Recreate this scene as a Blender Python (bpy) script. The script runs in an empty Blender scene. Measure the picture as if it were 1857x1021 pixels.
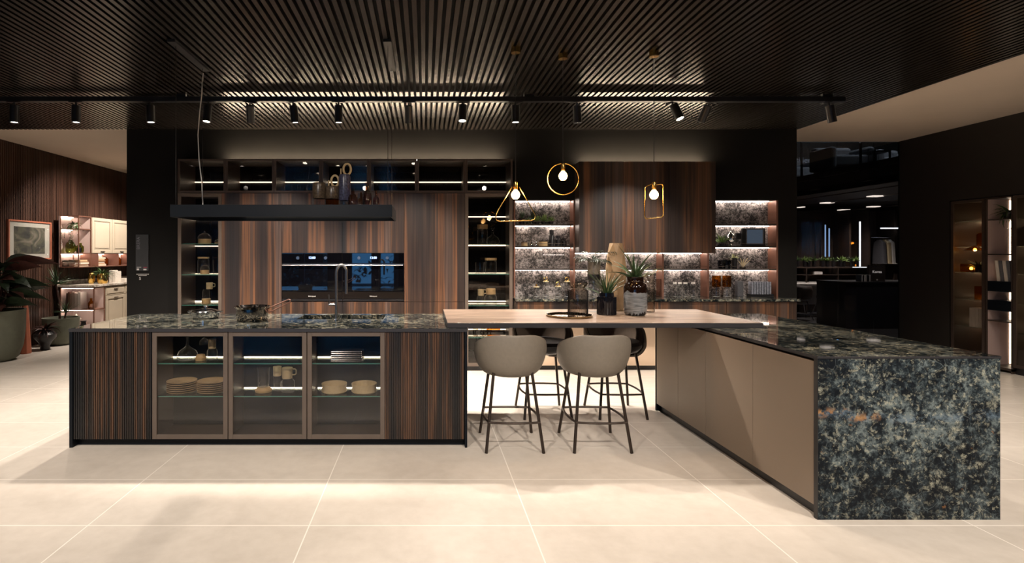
import bpy, math, random
from mathutils import Vector, Matrix
random.seed(7)
C = bpy.context.scene.collection
sc = bpy.context.scene
PI = math.pi
W, H, F, VX, VY, EYE = 1857, 1021, 985.0, 770.0, 461.0, 1.47

# ------------------------------------------------------------------ camera
cam = bpy.data.objects.new('camera', bpy.data.cameras.new('camera')); C.objects.link(cam)
cam.location = (0, 0, EYE); cam.rotation_euler = (PI/2, 0, 0)
cam.data.sensor_width = 36; cam.data.lens = F/W*36
cam.data.shift_x = (W/2-VX)/W; cam.data.shift_y = (VY-H/2)/W
cam.data.clip_start = .05; cam.data.clip_end = 200
sc.camera = cam
sc.view_settings.view_transform = 'Standard'; sc.view_settings.look = 'None'
sc.view_settings.gamma = 1; sc.view_settings.exposure = 0.0; sc.view_settings.use_curve_mapping = False
cy = sc.cycles
cy.use_denoising = True
cy.max_bounces = 8; cy.diffuse_bounces = 3; cy.glossy_bounces = 4; cy.transmission_bounces = 4; cy.transparent_max_bounces = 24
cy.sample_clamp_indirect = 4; cy.caustics_reflective = False; cy.caustics_refractive = False

# ------------------------------------------------------------------ dusk sky outside
wd = bpy.data.worlds.new('dusk'); sc.world = wd; wd.use_nodes = True
bg = wd.node_tree.nodes['Background']
bg.inputs[0].default_value = (.10, .34, .80, 1); bg.inputs[1].default_value = 3.6

# ------------------------------------------------------------------ lights of the showroom
WARM = (1, .89, .78)
def light(kind, name, loc, power, col=WARM, aim=None, size=.05, angle=60, blend=.5, size_y=None, spread=None):
    d = bpy.data.lights.new(name, kind); d.energy = power; d.color = col
    if kind == 'SPOT': d.spot_size = math.radians(angle); d.spot_blend = blend; d.shadow_soft_size = size
    elif kind == 'AREA':
        d.size = size
        if size_y: d.shape = 'RECTANGLE'; d.size_y = size_y
        if spread: d.spread = math.radians(spread)
    else: d.shadow_soft_size = size
    o = bpy.data.objects.new(name, d); C.objects.link(o); o.location = loc
    if aim is not None:
        o.rotation_euler = (Vector(aim)-Vector(loc)).to_track_quat('-Z', 'Y').to_euler()
    return o
CZ = 3.08                                     # underside of the slatted ceiling
TY = 5.47                                     # the light track
# ceiling downlights behind and above the photographer
for x in (-4.2, -1.4, 1.4, 4.0):
    light('SPOT', 'downlight', (x, .9, 3.02), 375, aim=(x*.95, 3.2, .0), size=.05, angle=95, blend=.8)
for x in (-4.6, -2.2, .2, 2.6):
    light('SPOT', 'downlight', (x, 2.3, 3.02), 60, aim=(x, 4.3, .6), size=.05, angle=80, blend=.8)
# passage on the left, one spot added to brighten its cabinets, corridor on the right
light('SPOT', 'downlight', (-4.7, 8.9, 3.1), 330, aim=(-6.0, 9.6, 1.2), size=.06, angle=100, blend=.8)
light('SPOT', 'downlight', (-4.6, 10.2, 3.1), 220, aim=(-6.0, 10.6, 1.1), size=.06, angle=90, blend=.8)
light('SPOT', 'downlight', (-4.9, 5.2, 3.0), 110, aim=(-4.9, 6.2, 0), size=.06, angle=110, blend=.8)
light('SPOT', 'downlight', (5.9, 5.0, 3.1), 60, aim=(5.9, 5.4, 0), size=.06, angle=110, blend=.9)
light('SPOT', 'downlight', (5.6, 2.0, 3.1), 90, aim=(5.4, 3.2, 0), size=.06, angle=110, blend=.9)

# ------------------------------------------------------------------ helpers
def lin(r, g, b):
    f = lambda c: ((c/255+.055)/1.055)**2.4 if c/255 > .04045 else c/255/12.92
    return (f(r), f(g), f(b), 1)
def P(px, py, Y): return Vector(((px-VX)*Y/F, Y, EYE-(py-VY)*Y/F))
def X(px, Y): return (px-VX)*Y/F
def Z(py, Y): return EYE-(py-VY)*Y/F

def mat(name, col=(.5,.5,.5,1), rough=.5, metal=0, **k):
    m = bpy.data.materials.new(name); m.use_nodes = True
    b = m.node_tree.nodes['Principled BSDF']
    b.inputs['Base Color'].default_value = col; b.inputs['Roughness'].default_value = rough; b.inputs['Metallic'].default_value = metal
    for key, v in k.items(): b.inputs[key.replace('_', ' ')].default_value = v
    return m
def nn(m, t, **k):
    n = m.node_tree.nodes.new(t)
    for a, v in k.items(): setattr(n, a, v)
    return n
def lk(m, a, b): m.node_tree.links.new(a, b)
def bs(m): return m.node_tree.nodes['Principled BSDF']
def pos(m, scale=(1,1,1), off=(0,0,0)):
    g = nn(m, 'ShaderNodeNewGeometry'); mp = nn(m, 'ShaderNodeMapping')
    mp.inputs['Scale'].default_value = scale; mp.inputs['Location'].default_value = off
    lk(m, g.outputs['Position'], mp.inputs[0]); return mp.outputs[0]
def noise(m, vec, scale, detail=4, rough=.5, dist=0):
    n = nn(m, 'ShaderNodeTexNoise'); n.inputs['Scale'].default_value = scale; n.inputs['Detail'].default_value = detail
    n.inputs['Roughness'].default_value = rough; n.inputs['Distortion'].default_value = dist
    lk(m, vec, n.inputs['Vector']); return n.outputs[0]
def ramp(m, fac, stops, mode='LINEAR'):
    r = nn(m, 'ShaderNodeValToRGB'); e = r.color_ramp.elements; r.color_ramp.interpolation = mode
    while len(e) < len(stops): e.new(.5)
    for i, (p, c) in enumerate(stops): e[i].position = p; e[i].color = c if len(c) == 4 else (*c, 1)
    lk(m, fac, r.inputs[0]); return r.outputs[0]
def mix(m, fac, a, b, mode='MIX'):
    x = nn(m, 'ShaderNodeMix', data_type='RGBA', blend_type=mode)
    for s, v in ((0, fac), (6, a), (7, b)):
        if isinstance(v, (int, float)): x.inputs[s].default_value = v
        elif isinstance(v, tuple): x.inputs[s].default_value = v if len(v) == 4 else (*v, 1)
        else: lk(m, v, x.inputs[s])
    return x.outputs[2]
def math_(m, op, a, b=0.):
    x = nn(m, 'ShaderNodeMath', operation=op)
    for s, v in ((0, a), (1, b)):
        if isinstance(v, (int, float)): x.inputs[s].default_value = v
        else: lk(m, v, x.inputs[s])
    return x.outputs[0]
def bump(m, h, strength=.2, dist=.002):
    b = nn(m, 'ShaderNodeBump'); b.inputs['Strength'].default_value = strength; b.inputs['Distance'].default_value = dist
    lk(m, h, b.inputs['Height']); lk(m, b.outputs[0], bs(m).inputs['Normal'])
def emis(name, col, s):
    m = mat(name, (0,0,0,1)); b = bs(m); b.inputs['Emission Color'].default_value = (*col, 1); b.inputs['Emission Strength'].default_value = s
    return m
def soft(name, col, rough, var=.15, scale=6, metal=0, **k):     # plain finish with a faint mottling
    m = mat(name, col, rough, metal, **k); n = noise(m, pos(m), scale, 5)
    d = tuple(c*(1-var) for c in col[:3]); l = tuple(min(1, c*(1+var)) for c in col[:3])
    lk(m, ramp(m, n, [(.3, d), (.7, l)]), bs(m).inputs['Base Color']); return m
def glass(name, tint=(1,1,1), f0=.04, rough=.0, edge=None):
    # thin sheet: clear through, with a Schlick mirror share on either face
    m = bpy.data.materials.new(name); m.use_nodes = True; t = m.node_tree; t.nodes.clear()
    o = t.nodes.new('ShaderNodeOutputMaterial'); mx = t.nodes.new('ShaderNodeMixShader'); lw = t.nodes.new('ShaderNodeLayerWeight'); lw.inputs[0].default_value = .5
    tr = t.nodes.new('ShaderNodeBsdfTransparent'); gl = t.nodes.new('ShaderNodeBsdfGlossy')
    p5 = math_(m, 'POWER', lw.outputs['Facing'], 5.)
    t.links.new(math_(m, 'ADD', math_(m, 'MULTIPLY', p5, (1-f0)*.8), f0), mx.inputs[0])
    tr.inputs[0].default_value = (*tint, 1); gl.inputs['Roughness'].default_value = rough
    t.links.new(tr.outputs[0], mx.inputs[1]); t.links.new(gl.outputs[0], mx.inputs[2])
    if edge:
        cx = t.nodes.new('ShaderNodeMix'); cx.data_type = 'RGBA'; cx.inputs[6].default_value = (*tint, 1); cx.inputs[7].default_value = (*edge, 1)
        t.links.new(math_(m, 'POWER', lw.outputs['Facing'], 2.2), cx.inputs[0]); t.links.new(cx.outputs[2], tr.inputs[0])
    out = mx
    if edge and min(tint) > .9:                  # clear vessels: pale diffuse outline painted in place of bright refracted edges
        df = t.nodes.new('ShaderNodeBsdfDiffuse'); df.inputs[0].default_value = (.8,.8,.78,1); out = t.nodes.new('ShaderNodeMixShader')
        t.links.new(math_(m, 'MULTIPLY', math_(m, 'POWER', lw.outputs['Facing'], 3.5), .55), out.inputs[0])
        t.links.new(mx.outputs[0], out.inputs[1]); t.links.new(df.outputs[0], out.inputs[2])
    t.links.new(out.outputs[0], o.inputs[0]); return m

def wood(name, axis='X', bright=1., scale=5., off=0, stops=None, rough=.38, vary=.012):
    m = mat(name, rough=rough)
    s = {'X': (1, 0, vary), 'Y': (0, 1, vary), 'T': (.05, 1, 0)}[axis]
    v = pos(m, s, (off, off, 0))
    a = noise(m, v, scale, 2.5, .55); f = noise(m, v, scale*9, 5, .6)
    f2 = noise(m, pos(m, tuple(q*1.0+.03 for q in s)), scale*3, 4, .6)
    st = stops or [(.28, (.012,.011,.013)), (.42, (.030,.019,.016)), (.50, (.060,.034,.024)), (.545, (.17,.078,.038)), (.59, (.075,.045,.034)), (.68, (.115,.075,.06)), (.76, (.03,.02,.018))]
    fac = math_(m, 'ADD', math_(m, 'MULTIPLY', a, .80), math_(m, 'MULTIPLY', f2, .20))
    fac = math_(m, 'ADD', math_(m, 'MULTIPLY', math_(m, 'SUBTRACT', fac, .5), 1.25), .5)
    base = ramp(m, fac, [(p, tuple(min(1, c*bright) for c in q)) for p, q in st])
    fine = ramp(m, f, [(.28, (.32,.30,.29)), (.5, (.92,.92,.92)), (.7, (1.4,1.32,1.25))])
    lk(m, mix(m, 1., base, fine, 'MULTIPLY'), bs(m).inputs['Base Color'])
    bump(m, f, .12, .001); return m

def granite(name, lo, mids, cream, rust=True, scale=1., rough=.05, veinc=(.22,.27,.28), lift=0.):
    m = mat(name, rough=rough, Specular_IOR_Level=.38)
    p = pos(m)
    d = nn(m, 'ShaderNodeTexNoise'); d.inputs['Scale'].default_value = 9*scale; d.inputs['Detail'].default_value = 5; lk(m, p, d.inputs['Vector'])
    va = nn(m, 'ShaderNodeVectorMath', operation='MULTIPLY_ADD'); lk(m, d.outputs[1], va.inputs[0]); va.inputs[1].default_value = (.05,.05,.05); lk(m, p, va.inputs[2])
    q = va.outputs[0]
    n1 = noise(m, q, 20*scale, 12, .78); n2 = noise(m, p, 3.4*scale, 5, .6); n3 = noise(m, q, 60*scale, 8, .8)
    fac = math_(m, 'ADD', math_(m, 'ADD', math_(m, 'MULTIPLY', n1, .52), math_(m, 'MULTIPLY', n2, .26)), math_(m, 'MULTIPLY', n3, .22+lift))
    c = ramp(m, fac, [(.455, lo), (.49, mids[0]), (.52, mids[1]), (.565, mids[2])])
    cr = ramp(m, noise(m, q, 11*scale, 10, .8), [(.57, (0,0,0)), (.62, (1,1,1))])
    c = mix(m, math_(m, 'MULTIPLY', cr, .8), c, mix(m, ramp(m, n3, [(.4, (0,0,0)), (.6, (1,1,1))]), mids[1], cream))
    fl = math_(m, 'MULTIPLY', ramp(m, noise(m, q, 42*scale, 6, .75), [(.55, (0,0,0)), (.60, (1,1,1))]), ramp(m, n2, [(.35, (.2,.2,.2)), (.6, (1,1,1))]))
    c = mix(m, math_(m, 'MULTIPLY', fl, .6), c, cream)
    vo = nn(m, 'ShaderNodeTexVoronoi', feature='DISTANCE_TO_EDGE'); vo.inputs['Scale'].default_value = 17*scale; lk(m, q, vo.inputs['Vector'])
    v = ramp(m, vo.outputs[0], [(.0, (1,1,1)), (.03, (0,0,0))])
    vm = math_(m, 'MULTIPLY', v, ramp(m, noise(m, p, 6*scale, 3), [(.50, (0,0,0)), (.62, (1,1,1))]))
    c = mix(m, math_(m, 'MULTIPLY', vm, .38), c, veinc)
    if rust:
        g = nn(m, 'ShaderNodeNewGeometry'); sp = nn(m, 'ShaderNodeSeparateXYZ'); lk(m, g.outputs['Position'], sp.inputs[0])
        band = math_(m, 'ABSOLUTE', math_(m, 'SUBTRACT', math_(m, 'ADD', sp.outputs[2], math_(m, 'MULTIPLY', n2, .16)), .655))
        bm_ = ramp(m, band, [(0., (1,1,1)), (.035, (0,0,0))])
        blue = math_(m, 'MULTIPLY', bm_, ramp(m, n1, [(.42, (0,0,0)), (.58, (1,1,1))]))
        c = mix(m, math_(m, 'MULTIPLY', blue, .5), c, (.13,.19,.26))
        r = math_(m, 'MULTIPLY', bm_, ramp(m, noise(m, p, 15, 5, .6), [(.50, (0,0,0)), (.57, (1,1,1))]))
        lx = ramp(m, math_(m, 'DIVIDE', sp.outputs[0], 4.), [(.60, (1,1,1)), (.66, (0,0,0))])
        c = mix(m, math_(m, 'MULTIPLY', math_(m, 'MULTIPLY', r, lx), .9), c, mix(m, n3, (.30,.10,.02), (.42,.27,.12)))
        sp2 = ramp(m, noise(m, p, 9, 4, .6), [(.69, (0,0,0)), (.73, (1,1,1))])
        c = mix(m, math_(m, 'MULTIPLY', sp2, .5), c, (.30,.14,.05))
    lk(m, c, bs(m).inputs['Base Color']); return m

class MB:
    def __init__(s): s.v, s.f = [], []
    def add(s, vs, fs):
        n = len(s.v); s.v += [tuple(v) for v in vs]; s.f += [tuple(i+n for i in f) for f in fs]; return s
    def box(s, x0, x1, y0, y1, z0, z1):
        x0, x1 = sorted((x0, x1)); y0, y1 = sorted((y0, y1)); z0, z1 = sorted((z0, z1))
        return s.add([(x0,y0,z0),(x1,y0,z0),(x1,y1,z0),(x0,y1,z0),(x0,y0,z1),(x1,y0,z1),(x1,y1,z1),(x0,y1,z1)],
                     [(0,3,2,1),(4,5,6,7),(0,1,5,4),(1,2,6,5),(2,3,7,6),(3,0,4,7)])
    def lathe(s, prof, cx=0, cy=0, z0=0, n=28, sx=1, sy=1):
        vs = []; m = len(prof)
        for r, z in prof:
            for k in range(n):
                a = 2*PI*k/n; vs.append((cx+r*math.cos(a)*sx, cy+r*math.sin(a)*sy, z0+z))
        fs = [(i*n+k, i*n+(k+1) % n, (i+1)*n+(k+1) % n, (i+1)*n+k) for i in range(m-1) for k in range(n)]
        if prof[0][0] > 1e-4: pass
        return s.add(vs, fs)
    def tube(s, pts, r, n=8, closed=False, r1=None):
        pts = [Vector(p) for p in pts]; m = len(pts); vs = []; up = None
        for i, p in enumerate(pts):
            if closed: t = pts[(i+1) % m]-pts[i-1]
            else: t = pts[min(i+1, m-1)]-pts[max(i-1, 0)]
            t.normalize()
            if up is None: up = Vector((0,0,1)) if abs(t.z) < .9 else Vector((1,0,0))
            a = t.cross(up).normalized(); b = a.cross(t).normalized(); up = b
            rr = r if r1 is None else r+(r1-r)*i/(m-1)
            for k in range(n):
                q = 2*PI*k/n; vs.append(p+a*math.cos(q)*rr+b*math.sin(q)*rr)
        fs = [(i*n+k, i*n+(k+1) % n, ((i+1) % m)*n+(k+1) % n, ((i+1) % m)*n+k) for i in range(m if closed else m-1) for k in range(n)]
        if not closed: fs += [tuple(range(n))[::-1], tuple((m-1)*n+k for k in range(n))]
        return s.add(vs, fs)
    def blade(s, base, az, length, width, arch=.6, lift=1.2, n=7, fold=.15, shape=.35, roll=0.):
        # a long leaf from base, leaning towards az; lift = start slope angle, arch = how far it bends down
        d = Vector((math.cos(az), math.sin(az), 0)); sd = Vector((-d.y, d.x, 0)); p = Vector(base); vs = []
        for i in range(n+1):
            t = i/n; ang = lift-arch*2.2*t
            if i: p = p+(d*math.cos(ang)+Vector((0,0,math.sin(ang))))*length/n
            w = width*(math.sin(PI*min(1, (t+.06)**shape if shape < 1 else t))+.05)*.5 if shape < 1 else width*math.sin(PI*min(1, t*.96+.04))*.5
            up = Vector((0,0,1))*w*fold*2
            tn = (d*math.cos(ang)+Vector((0,0,math.sin(ang)))); e = sd*math.cos(roll)+sd.cross(tn)*math.sin(roll)
            vs += [p+e*w+up, p, p-e*w+up]
        fs = []
        for i in range(n):
            a = i*3; fs += [(a, a+1, a+4, a+3), (a+1, a+2, a+5, a+4)]
        return s.add(vs, fs)
    def prism(s, pts, y0, y1):                 # polygon in XZ extruded along Y
        n = len(pts)
        return s.add([(x, y0, z) for x, z in pts]+[(x, y1, z) for x, z in pts],
                     [tuple(range(n)), tuple(range(2*n-1, n-1, -1))]+[(i, i+n, (i+1) % n+n, (i+1) % n) for i in range(n)])
def box(*a): return MB().box(*a)
def obj(name, mb, m, parent=None, smooth=False, bevel=0, solid=0, sub=0, origin=None):
    off = Vector(origin) if origin is not None else Vector((0,0,0))
    if parent is not None:
        r = parent
        while r.parent: r = r.parent
        off = Vector(r.location)
    me = bpy.data.meshes.new(name); me.from_pydata([tuple(Vector(v)-off) for v in mb.v], [], mb.f); me.update()
    if smooth:
        for p in me.polygons: p.use_smooth = True
        try: me.set_sharp_from_angle(angle=math.radians(40))
        except Exception: pass
    o = bpy.data.objects.new(name, me); C.objects.link(o); me.materials.append(m)
    if parent is not None: o.parent = parent
    elif origin is not None: o.location = off
    if sub: q = o.modifiers.new('sub', 'SUBSURF'); q.levels = q.render_levels = sub
    if solid: q = o.modifiers.new('solid', 'SOLIDIFY'); q.thickness = solid; q.offset = 0
    if bevel: q = o.modifiers.new('bevel', 'BEVEL'); q.width = bevel; q.segments = 2; q.limit_method = 'ANGLE'
    return o
def tag(o, label, cat, group=None):
    o['label'] = label; o['category'] = cat
    if group: o['group'] = group
    return o
def thing(name, label, cat, loc=(0,0,0), group=None, rot=0):
    o = bpy.data.objects.new(name, None); C.objects.link(o); o.location = loc; o.rotation_euler = (0,0,rot); o.empty_display_size = .1
    return tag(o, label, cat, group)
def struct(name, mb, m, **k):
    o = obj(name, mb, m, **k); o['kind'] = 'structure'; return o
KIDS = {}
def dup(root, loc=None, label=None, rot=None, group=None, scale=None):
    def cp(o, par):
        c = o.copy(); C.objects.link(c)
        if par is not None: c.parent = par
        for ch in list(o.children): cp(ch, c)
        return c
    r = cp(root, None)
    if loc is not None: r.location = loc
    if rot is not None: r.rotation_euler = (0,0,rot)
    if scale is not None: r.scale = (scale,)*3 if not isinstance(scale, tuple) else scale
    if label: r['label'] = label
    if group: r['group'] = group
    return r
def text(s, loc, size, m, parent=None, rot=(PI/2,0,0), align='CENTER', ext=.0008, name='lettering'):
    cu = bpy.data.curves.new(name, 'FONT'); cu.body = s; cu.size = size; cu.extrude = ext; cu.align_x = align; cu.align_y = 'CENTER'
    o = bpy.data.objects.new(name, cu); C.objects.link(o); cu.materials.append(m)
    if parent is not None:
        r = parent
        while r.parent: r = r.parent
        o.parent = parent; loc = Vector(loc)-Vector(r.location)
    o.location = loc; o.rotation_euler = rot
    me = bpy.data.meshes.new_from_object(o); q = bpy.data.objects.new(name, me); C.objects.link(q)      # letters as plain mesh
    q.parent = o.parent; q.location = o.location; q.rotation_euler = rot
    bpy.data.objects.remove(o); return q

# ------------------------------------------------------------------ materials
M = {}
M['floor'] = m = mat('stone_tile', rough=.42)
v = pos(m); n1 = noise(m, v, 1.6, 6, .6, .6); n2 = noise(m, v, 12, 5, .6)
base = mix(m, .25, ramp(m, n1, [(.3, lin(200,190,178)), (.7, lin(222,212,200))]), ramp(m, n2, [(.3, lin(192,181,168)), (.7, lin(228,219,208))]))
g = nn(m, 'ShaderNodeNewGeometry'); sp = nn(m, 'ShaderNodeSeparateXYZ'); lk(m, g.outputs['Position'], sp.inputs[0])
def joint(c, off, step, w):
    a = math_(m, 'PINGPONG', math_(m, 'SUBTRACT', c, off), step/2)
    return math_(m, 'LESS_THAN', a, w)
jj = math_(m, 'MAXIMUM', joint(sp.outputs[0], .575, 1.2, .0035), joint(sp.outputs[1], 2.943, .6, .0035))
lk(m, mix(m, jj, base, lin(246,238,228)), bs(m).inputs['Base Color'])
M['carpet'] = soft('dark_carpet', (.02,.019,.02,1), .8, .2, 30)
M['blackwall'] = soft('black_paint', (.009,.0085,.008,1), .6, .1, 3, Specular_IOR_Level=.12)
M['brownwall'] = soft('black_brown_paint', (.016,.012,.009,1), .6, .1, 3)
M['whiteceil'] = soft('ceiling_paint', lin(222,205,188), .8, .04, 1)
M['slat'] = soft('ceiling_slat_lacquer', (.014,.012,.0105,1), .24, .15, 8, IOR=1.6)
M['void'] = mat('void_black', (.004,.004,.004,1), .7)
M['black'] = soft('black_metal', (.012,.012,.014,1), .35, .1, 8)
M['navy'] = soft('blue_black_lacquer', (.005,.007,.010,1), .4, .08, 6, Specular_IOR_Level=.15)
M['bronze'] = soft('bronze_frame', lin(98,86,77), .42, .06, 12, metal=.2)
M['edge'] = soft('dark_edge_trim', (.03,.029,.032,1), .35, .08, 8)
M['bronzedark'] = soft('dark_bronze_panel', lin(62,50,43), .45, .08, 8)
M['copper'] = soft('copper_panel', lin(132,92,76), .4, .06, 8, metal=.3)
M['taupe'] = soft('taupe_lacquer', lin(135,119,103), .45, .03, 2)
M['beige'] = soft('beige_lacquer', lin(196,172,148), .5, .03, 2)
M['stool'] = soft('taupe_leather', lin(120,112,101), .5, .05, 40)
M['seat'] = soft('black_leather', (.014,.015,.018,1), .45, .1, 40)
M['stoolleg'] = soft('bronze_tube', lin(62,52,45), .35, .08, 20, metal=.6)
M['chrome'] = mat('polished_steel', (.75,.75,.76,1), .08, 1)
M['pan'] = mat('dark_polished_steel', (.42,.38,.36,1), .07, 1)
M['steel'] = mat('brushed_steel', (.35,.35,.36,1), .25, 1)
M['brass'] = mat('brass', (.75,.47,.13,1), .22, 1)
M['cream'] = soft('cream_stoneware', lin(205,188,152), .45, .08, 60)
M['sandw'] = soft('pale_beech', lin(206,178,132), .5, .08, 30)
M['plate'] = soft('brown_stoneware', lin(186,160,122), .35, .1, 60)
M['darkplate'] = mat('dark_glazed_stoneware', (.05,.048,.05,1), .15)
M['glass'] = glass('clear_glass', (.95,.96,.96), .08, .05, edge=(.7,.72,.72))
M['pane'] = glass('smoked_pane', (.82,.80,.78), .045)
M['shelfglass'] = glass('shelf_glass', (.86,.93,.91), .04)
M['glassedge'] = mat('glass_edge_green', (.10,.32,.27,1), .2, 0, Emission_Color=(.1,.4,.33,1), Emission_Strength=0.0)
M['amber'] = glass('amber_glass', (.72,.42,.14), .05, edge=(.2,.08,.02))
M['smoke'] = glass('smoked_glass', (.80,.76,.71), .06, edge=(.10,.085,.07))
M['brownglass'] = glass('dark_brown_glass', (.55,.30,.13), .08, edge=(.06,.025,.01))
M['greenglass'] = glass('green_glass', (.45,.5,.18), .04, edge=(.15,.2,.05))
M['ovenglass'] = mat('oven_glass', (.002,.002,.003,1), .015, 0, IOR=1.7)
M['led'] = emis('led_strip', (1,.80,.58), 7)
M['ledisland'] = emis('led_strip_island', (1,.82,.60), 12)
M['ledniche'] = emis('led_strip_niche', (1,.84,.72), 34)
M['ledleft'] = emis('led_strip_shelf', (1,.84,.70), 34)
M['ledright'] = emis('led_strip_bay', (1,.66,.38), 22)
M['ledwhite'] = emis('led_strip_cool', (.8,.9,1), 5)
M['lamp'] = emis('lamp_face', (1,.86,.68), 22)
M['bulb'] = emis('filament_bulb', (1,.55,.17), 45)
M['woodwall'] = wood('eucalyptus_veneer', 'X', .82, 5.2)
M['woodup'] = wood('eucalyptus_veneer_upper', 'X', .70, 4.6, 3.3)
M['woodisland'] = wood('eucalyptus_slats', 'X', .48, 7.5, 7.7, stops=[(.36, (.010,.010,.013)), (.47, (.022,.018,.018)), (.525, (.06,.036,.026)), (.56, (.20,.095,.05)), (.59, (.07,.045,.035)), (.66, (.035,.026,.024)), (.75, (.012,.012,.014))])
M['woodleft'] = wood('walnut_wall_slats', 'Y', 1.3, 6, 2, stops=[(.3, (.03,.014,.009)), (.5, (.055,.026,.017)), (.7, (.08,.04,.027))], rough=.5)
M['woodtop'] = wood('pale_walnut_top', 'T', 1., 7, 1, stops=[(.3, (.15,.10,.075)), (.40, (.34,.25,.185)), (.47, (.20,.14,.11)), (.53, (.40,.30,.225)), (.60, (.22,.16,.125)), (.7, (.36,.26,.2))], rough=.3)
M['granite'] = granite('blue_green_granite', (.004,.006,.007), [(.012,.016,.017), (.046,.050,.045), (.19,.19,.155)], (.60,.53,.36), True, .72, .035)
M['granitefront'] = granite('blue_green_granite_honed', (.004,.006,.009), [(.012,.018,.023), (.040,.054,.060), (.14,.17,.17)], (.46,.45,.34), True, .85, .5)
bs(M['granitefront']).inputs['Specular IOR Level'].default_value = .15
M['granite2'] = granite('grey_stone', (.004,.004,.004), [(.02,.018,.018), (.10,.09,.087), (.34,.31,.30)], (.65,.58,.54), False, 1.5, .3, (.3,.28,.27), .04)
M['marble'] = granite('pale_marble', lin(150,135,120), [lin(190,178,165)[:3], lin(215,205,192)[:3], lin(235,226,214)[:3]], lin(240,232,220)[:3], False, .5, .2, (.4,.36,.32))
M['creamdoor'] = soft('cream_lacquer', lin(190,175,154), .5, .04, 3)
M['pink'] = soft('blush_panel', lin(205,180,172), .6, .03, 2)
M['leaf'] = soft('green_leaf', (.05,.10,.025,1), .45, .35, 25)
M['leafdark'] = soft('dark_leaf', (.016,.026,.013,1), .38, .45, 14)
M['leafred'] = soft('burgundy_leaf', (.05,.018,.014,1), .4, .3, 14)
M['leafbright'] = soft('bright_leaf', (.15,.24,.06,1), .45, .3, 30)
M['leafblade'] = soft('blade_leaf', (.03,.06,.022,1), .4, .4, 30)
M['leafgold'] = soft('olive_leaf', (.11,.12,.02,1), .4, .3, 25)
M['pot'] = soft('grey_green_concrete', lin(96,98,84), .75, .12, 9)
M['terra'] = soft('terracotta', lin(178,104,78), .6, .15, 6)
M['potblack'] = soft('black_ceramic', (.012,.011,.013,1), .35, .1, 8)
M['whitep'] = soft('white_paper', lin(225,215,202), .7, .04, 12)
M['white'] = soft('white_lacquer', lin(225,222,216), .35, .02, 5)
M['greyfab'] = soft('grey_fabric', (.10,.10,.11,1), .9, .15, 60)
M['tallvase'] = soft('sand_ceramic', lin(150,126,96), .5, .3, 5)
M['blackgloss'] = mat('black_glaze', (.006,.006,.009,1), .1)
M['greyglaze'] = soft('grey_glaze', lin(112,106,98), .2, .2, 30)
# ------------------------------------------------------------------ the showroom shell
YW = 7.02                                      # plane of the dark display wall
struct('floor', box(-6.6, 7.6, -6.2, 14.2, -.1, 0), M['floor'])
struct('floor_office', box(7.6, 18, 8.3, 20.6, -.1, 0), M['carpet'])
mb = MB()
x = -6.6+.02
while x < 4.80:                                # slats run towards the wall
    mb.box(x, x+.031, -1.5, YW-.002, CZ, CZ+.045); x += .0565
struct('ceiling_slats', mb, M['slat'])
struct('ceiling_void', box(-6.6, 4.81, -1.5, YW, CZ+.16, CZ+.2), M['void'])
struct('ceiling_front', box(-6.6, 7.6, -6.2, -1.5, 3.3, 3.36), M['void'])
struct('ceiling_left', box(-6.6, -3.85, YW, 14.2, 3.18, 3.24), M['whiteceil'])
struct('ceiling_right', box(4.81, 7.6, -1.5, 8.26, 3.18, 3.24), M['whiteceil'])
struct('trim_1', box(4.805, 4.812, -1.5, YW, CZ-.002, 3.24), M['black'])
# left wall of vertical slats
mb = box(-6.6, -6.32, -6.2, 14.2, 0, 3.4)
y = 5.2
while y < 13.5:
    mb.box(-6.33, -6.30, y, y+.022, 0, 3.18); y += .036
struct('wall_left', mb, M['woodleft'])
# display wall with its recesses
mb = MB()
mb.box(-3.85, -3.112, YW, 7.75, 0, 3.24); mb.box(-3.112, 1.15, YW, 7.75, 2.672, 3.24); mb.box(1.15, 4.57, YW, 7.75, 2.168, 3.24)
mb.box(4.57, 4.81, YW, 7.75, 0, 3.24); mb.box(-3.112, 4.57, 7.45, 7.75, 0, 2.7)
struct('wall_back', mb, M['blackwall'])
struct('wall_passage', box(-6.6, -3.7, 14.0, 14.2, 0, 3.4), M['brownwall'])
struct('wall_pier', box(-3.85, -3.75, 7.75, 14.1, 0, 3.3), M['brownwall'])
# right wall with the recess for the display cabinets
RX = 7.2
mb = MB()
mb.box(RX, RX+.5, 7.45, 8.26, 0, 3.3); mb.box(RX, RX+.5, -6.2, 5.9, 0, 3.3); mb.box(RX, RX+.5, 5.9, 7.45, 2.20, 3.3); mb.box(RX+.46, RX+.5, 5.9, 7.45, 0, 2.2)
struct('wall_right', mb, M['brownwall'])
# the street front behind the photographer
mb = MB()
mb.box(-6.6, -5.3, -6.3, -6.1, 0, 3.4); mb.box(-.9, 7.7, -6.3, -6.1, 0, 3.4); mb.box(-3.5, -2.7, -6.3, -6.1, 0, 3.4); mb.box(-6.6, 7.7, -6.3, -6.1, 2.9, 3.4)
struct('wall_front', mb, M['blackwall'])
for i, (a, b) in enumerate(((-5.3, -3.5), (-2.7, -.9))):
    w = struct('window_%d' % (i+1), box(a, b, -6.22, -6.21, .03, 2.9), M['shelfglass'])
    f = MB().box(a, a+.05, -6.26, -6.16, 0, 2.9).box(b-.05, b, -6.26, -6.16, 0, 2.9).box(a, b, -6.26, -6.16, 0, .06).box(a, b, -6.26, -6.16, 2.84, 2.9).box((a+b)/2-.02, (a+b)/2+.02, -6.25, -6.17, 0, 2.9)
    obj('window_frame', f, M['black'], w)
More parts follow.
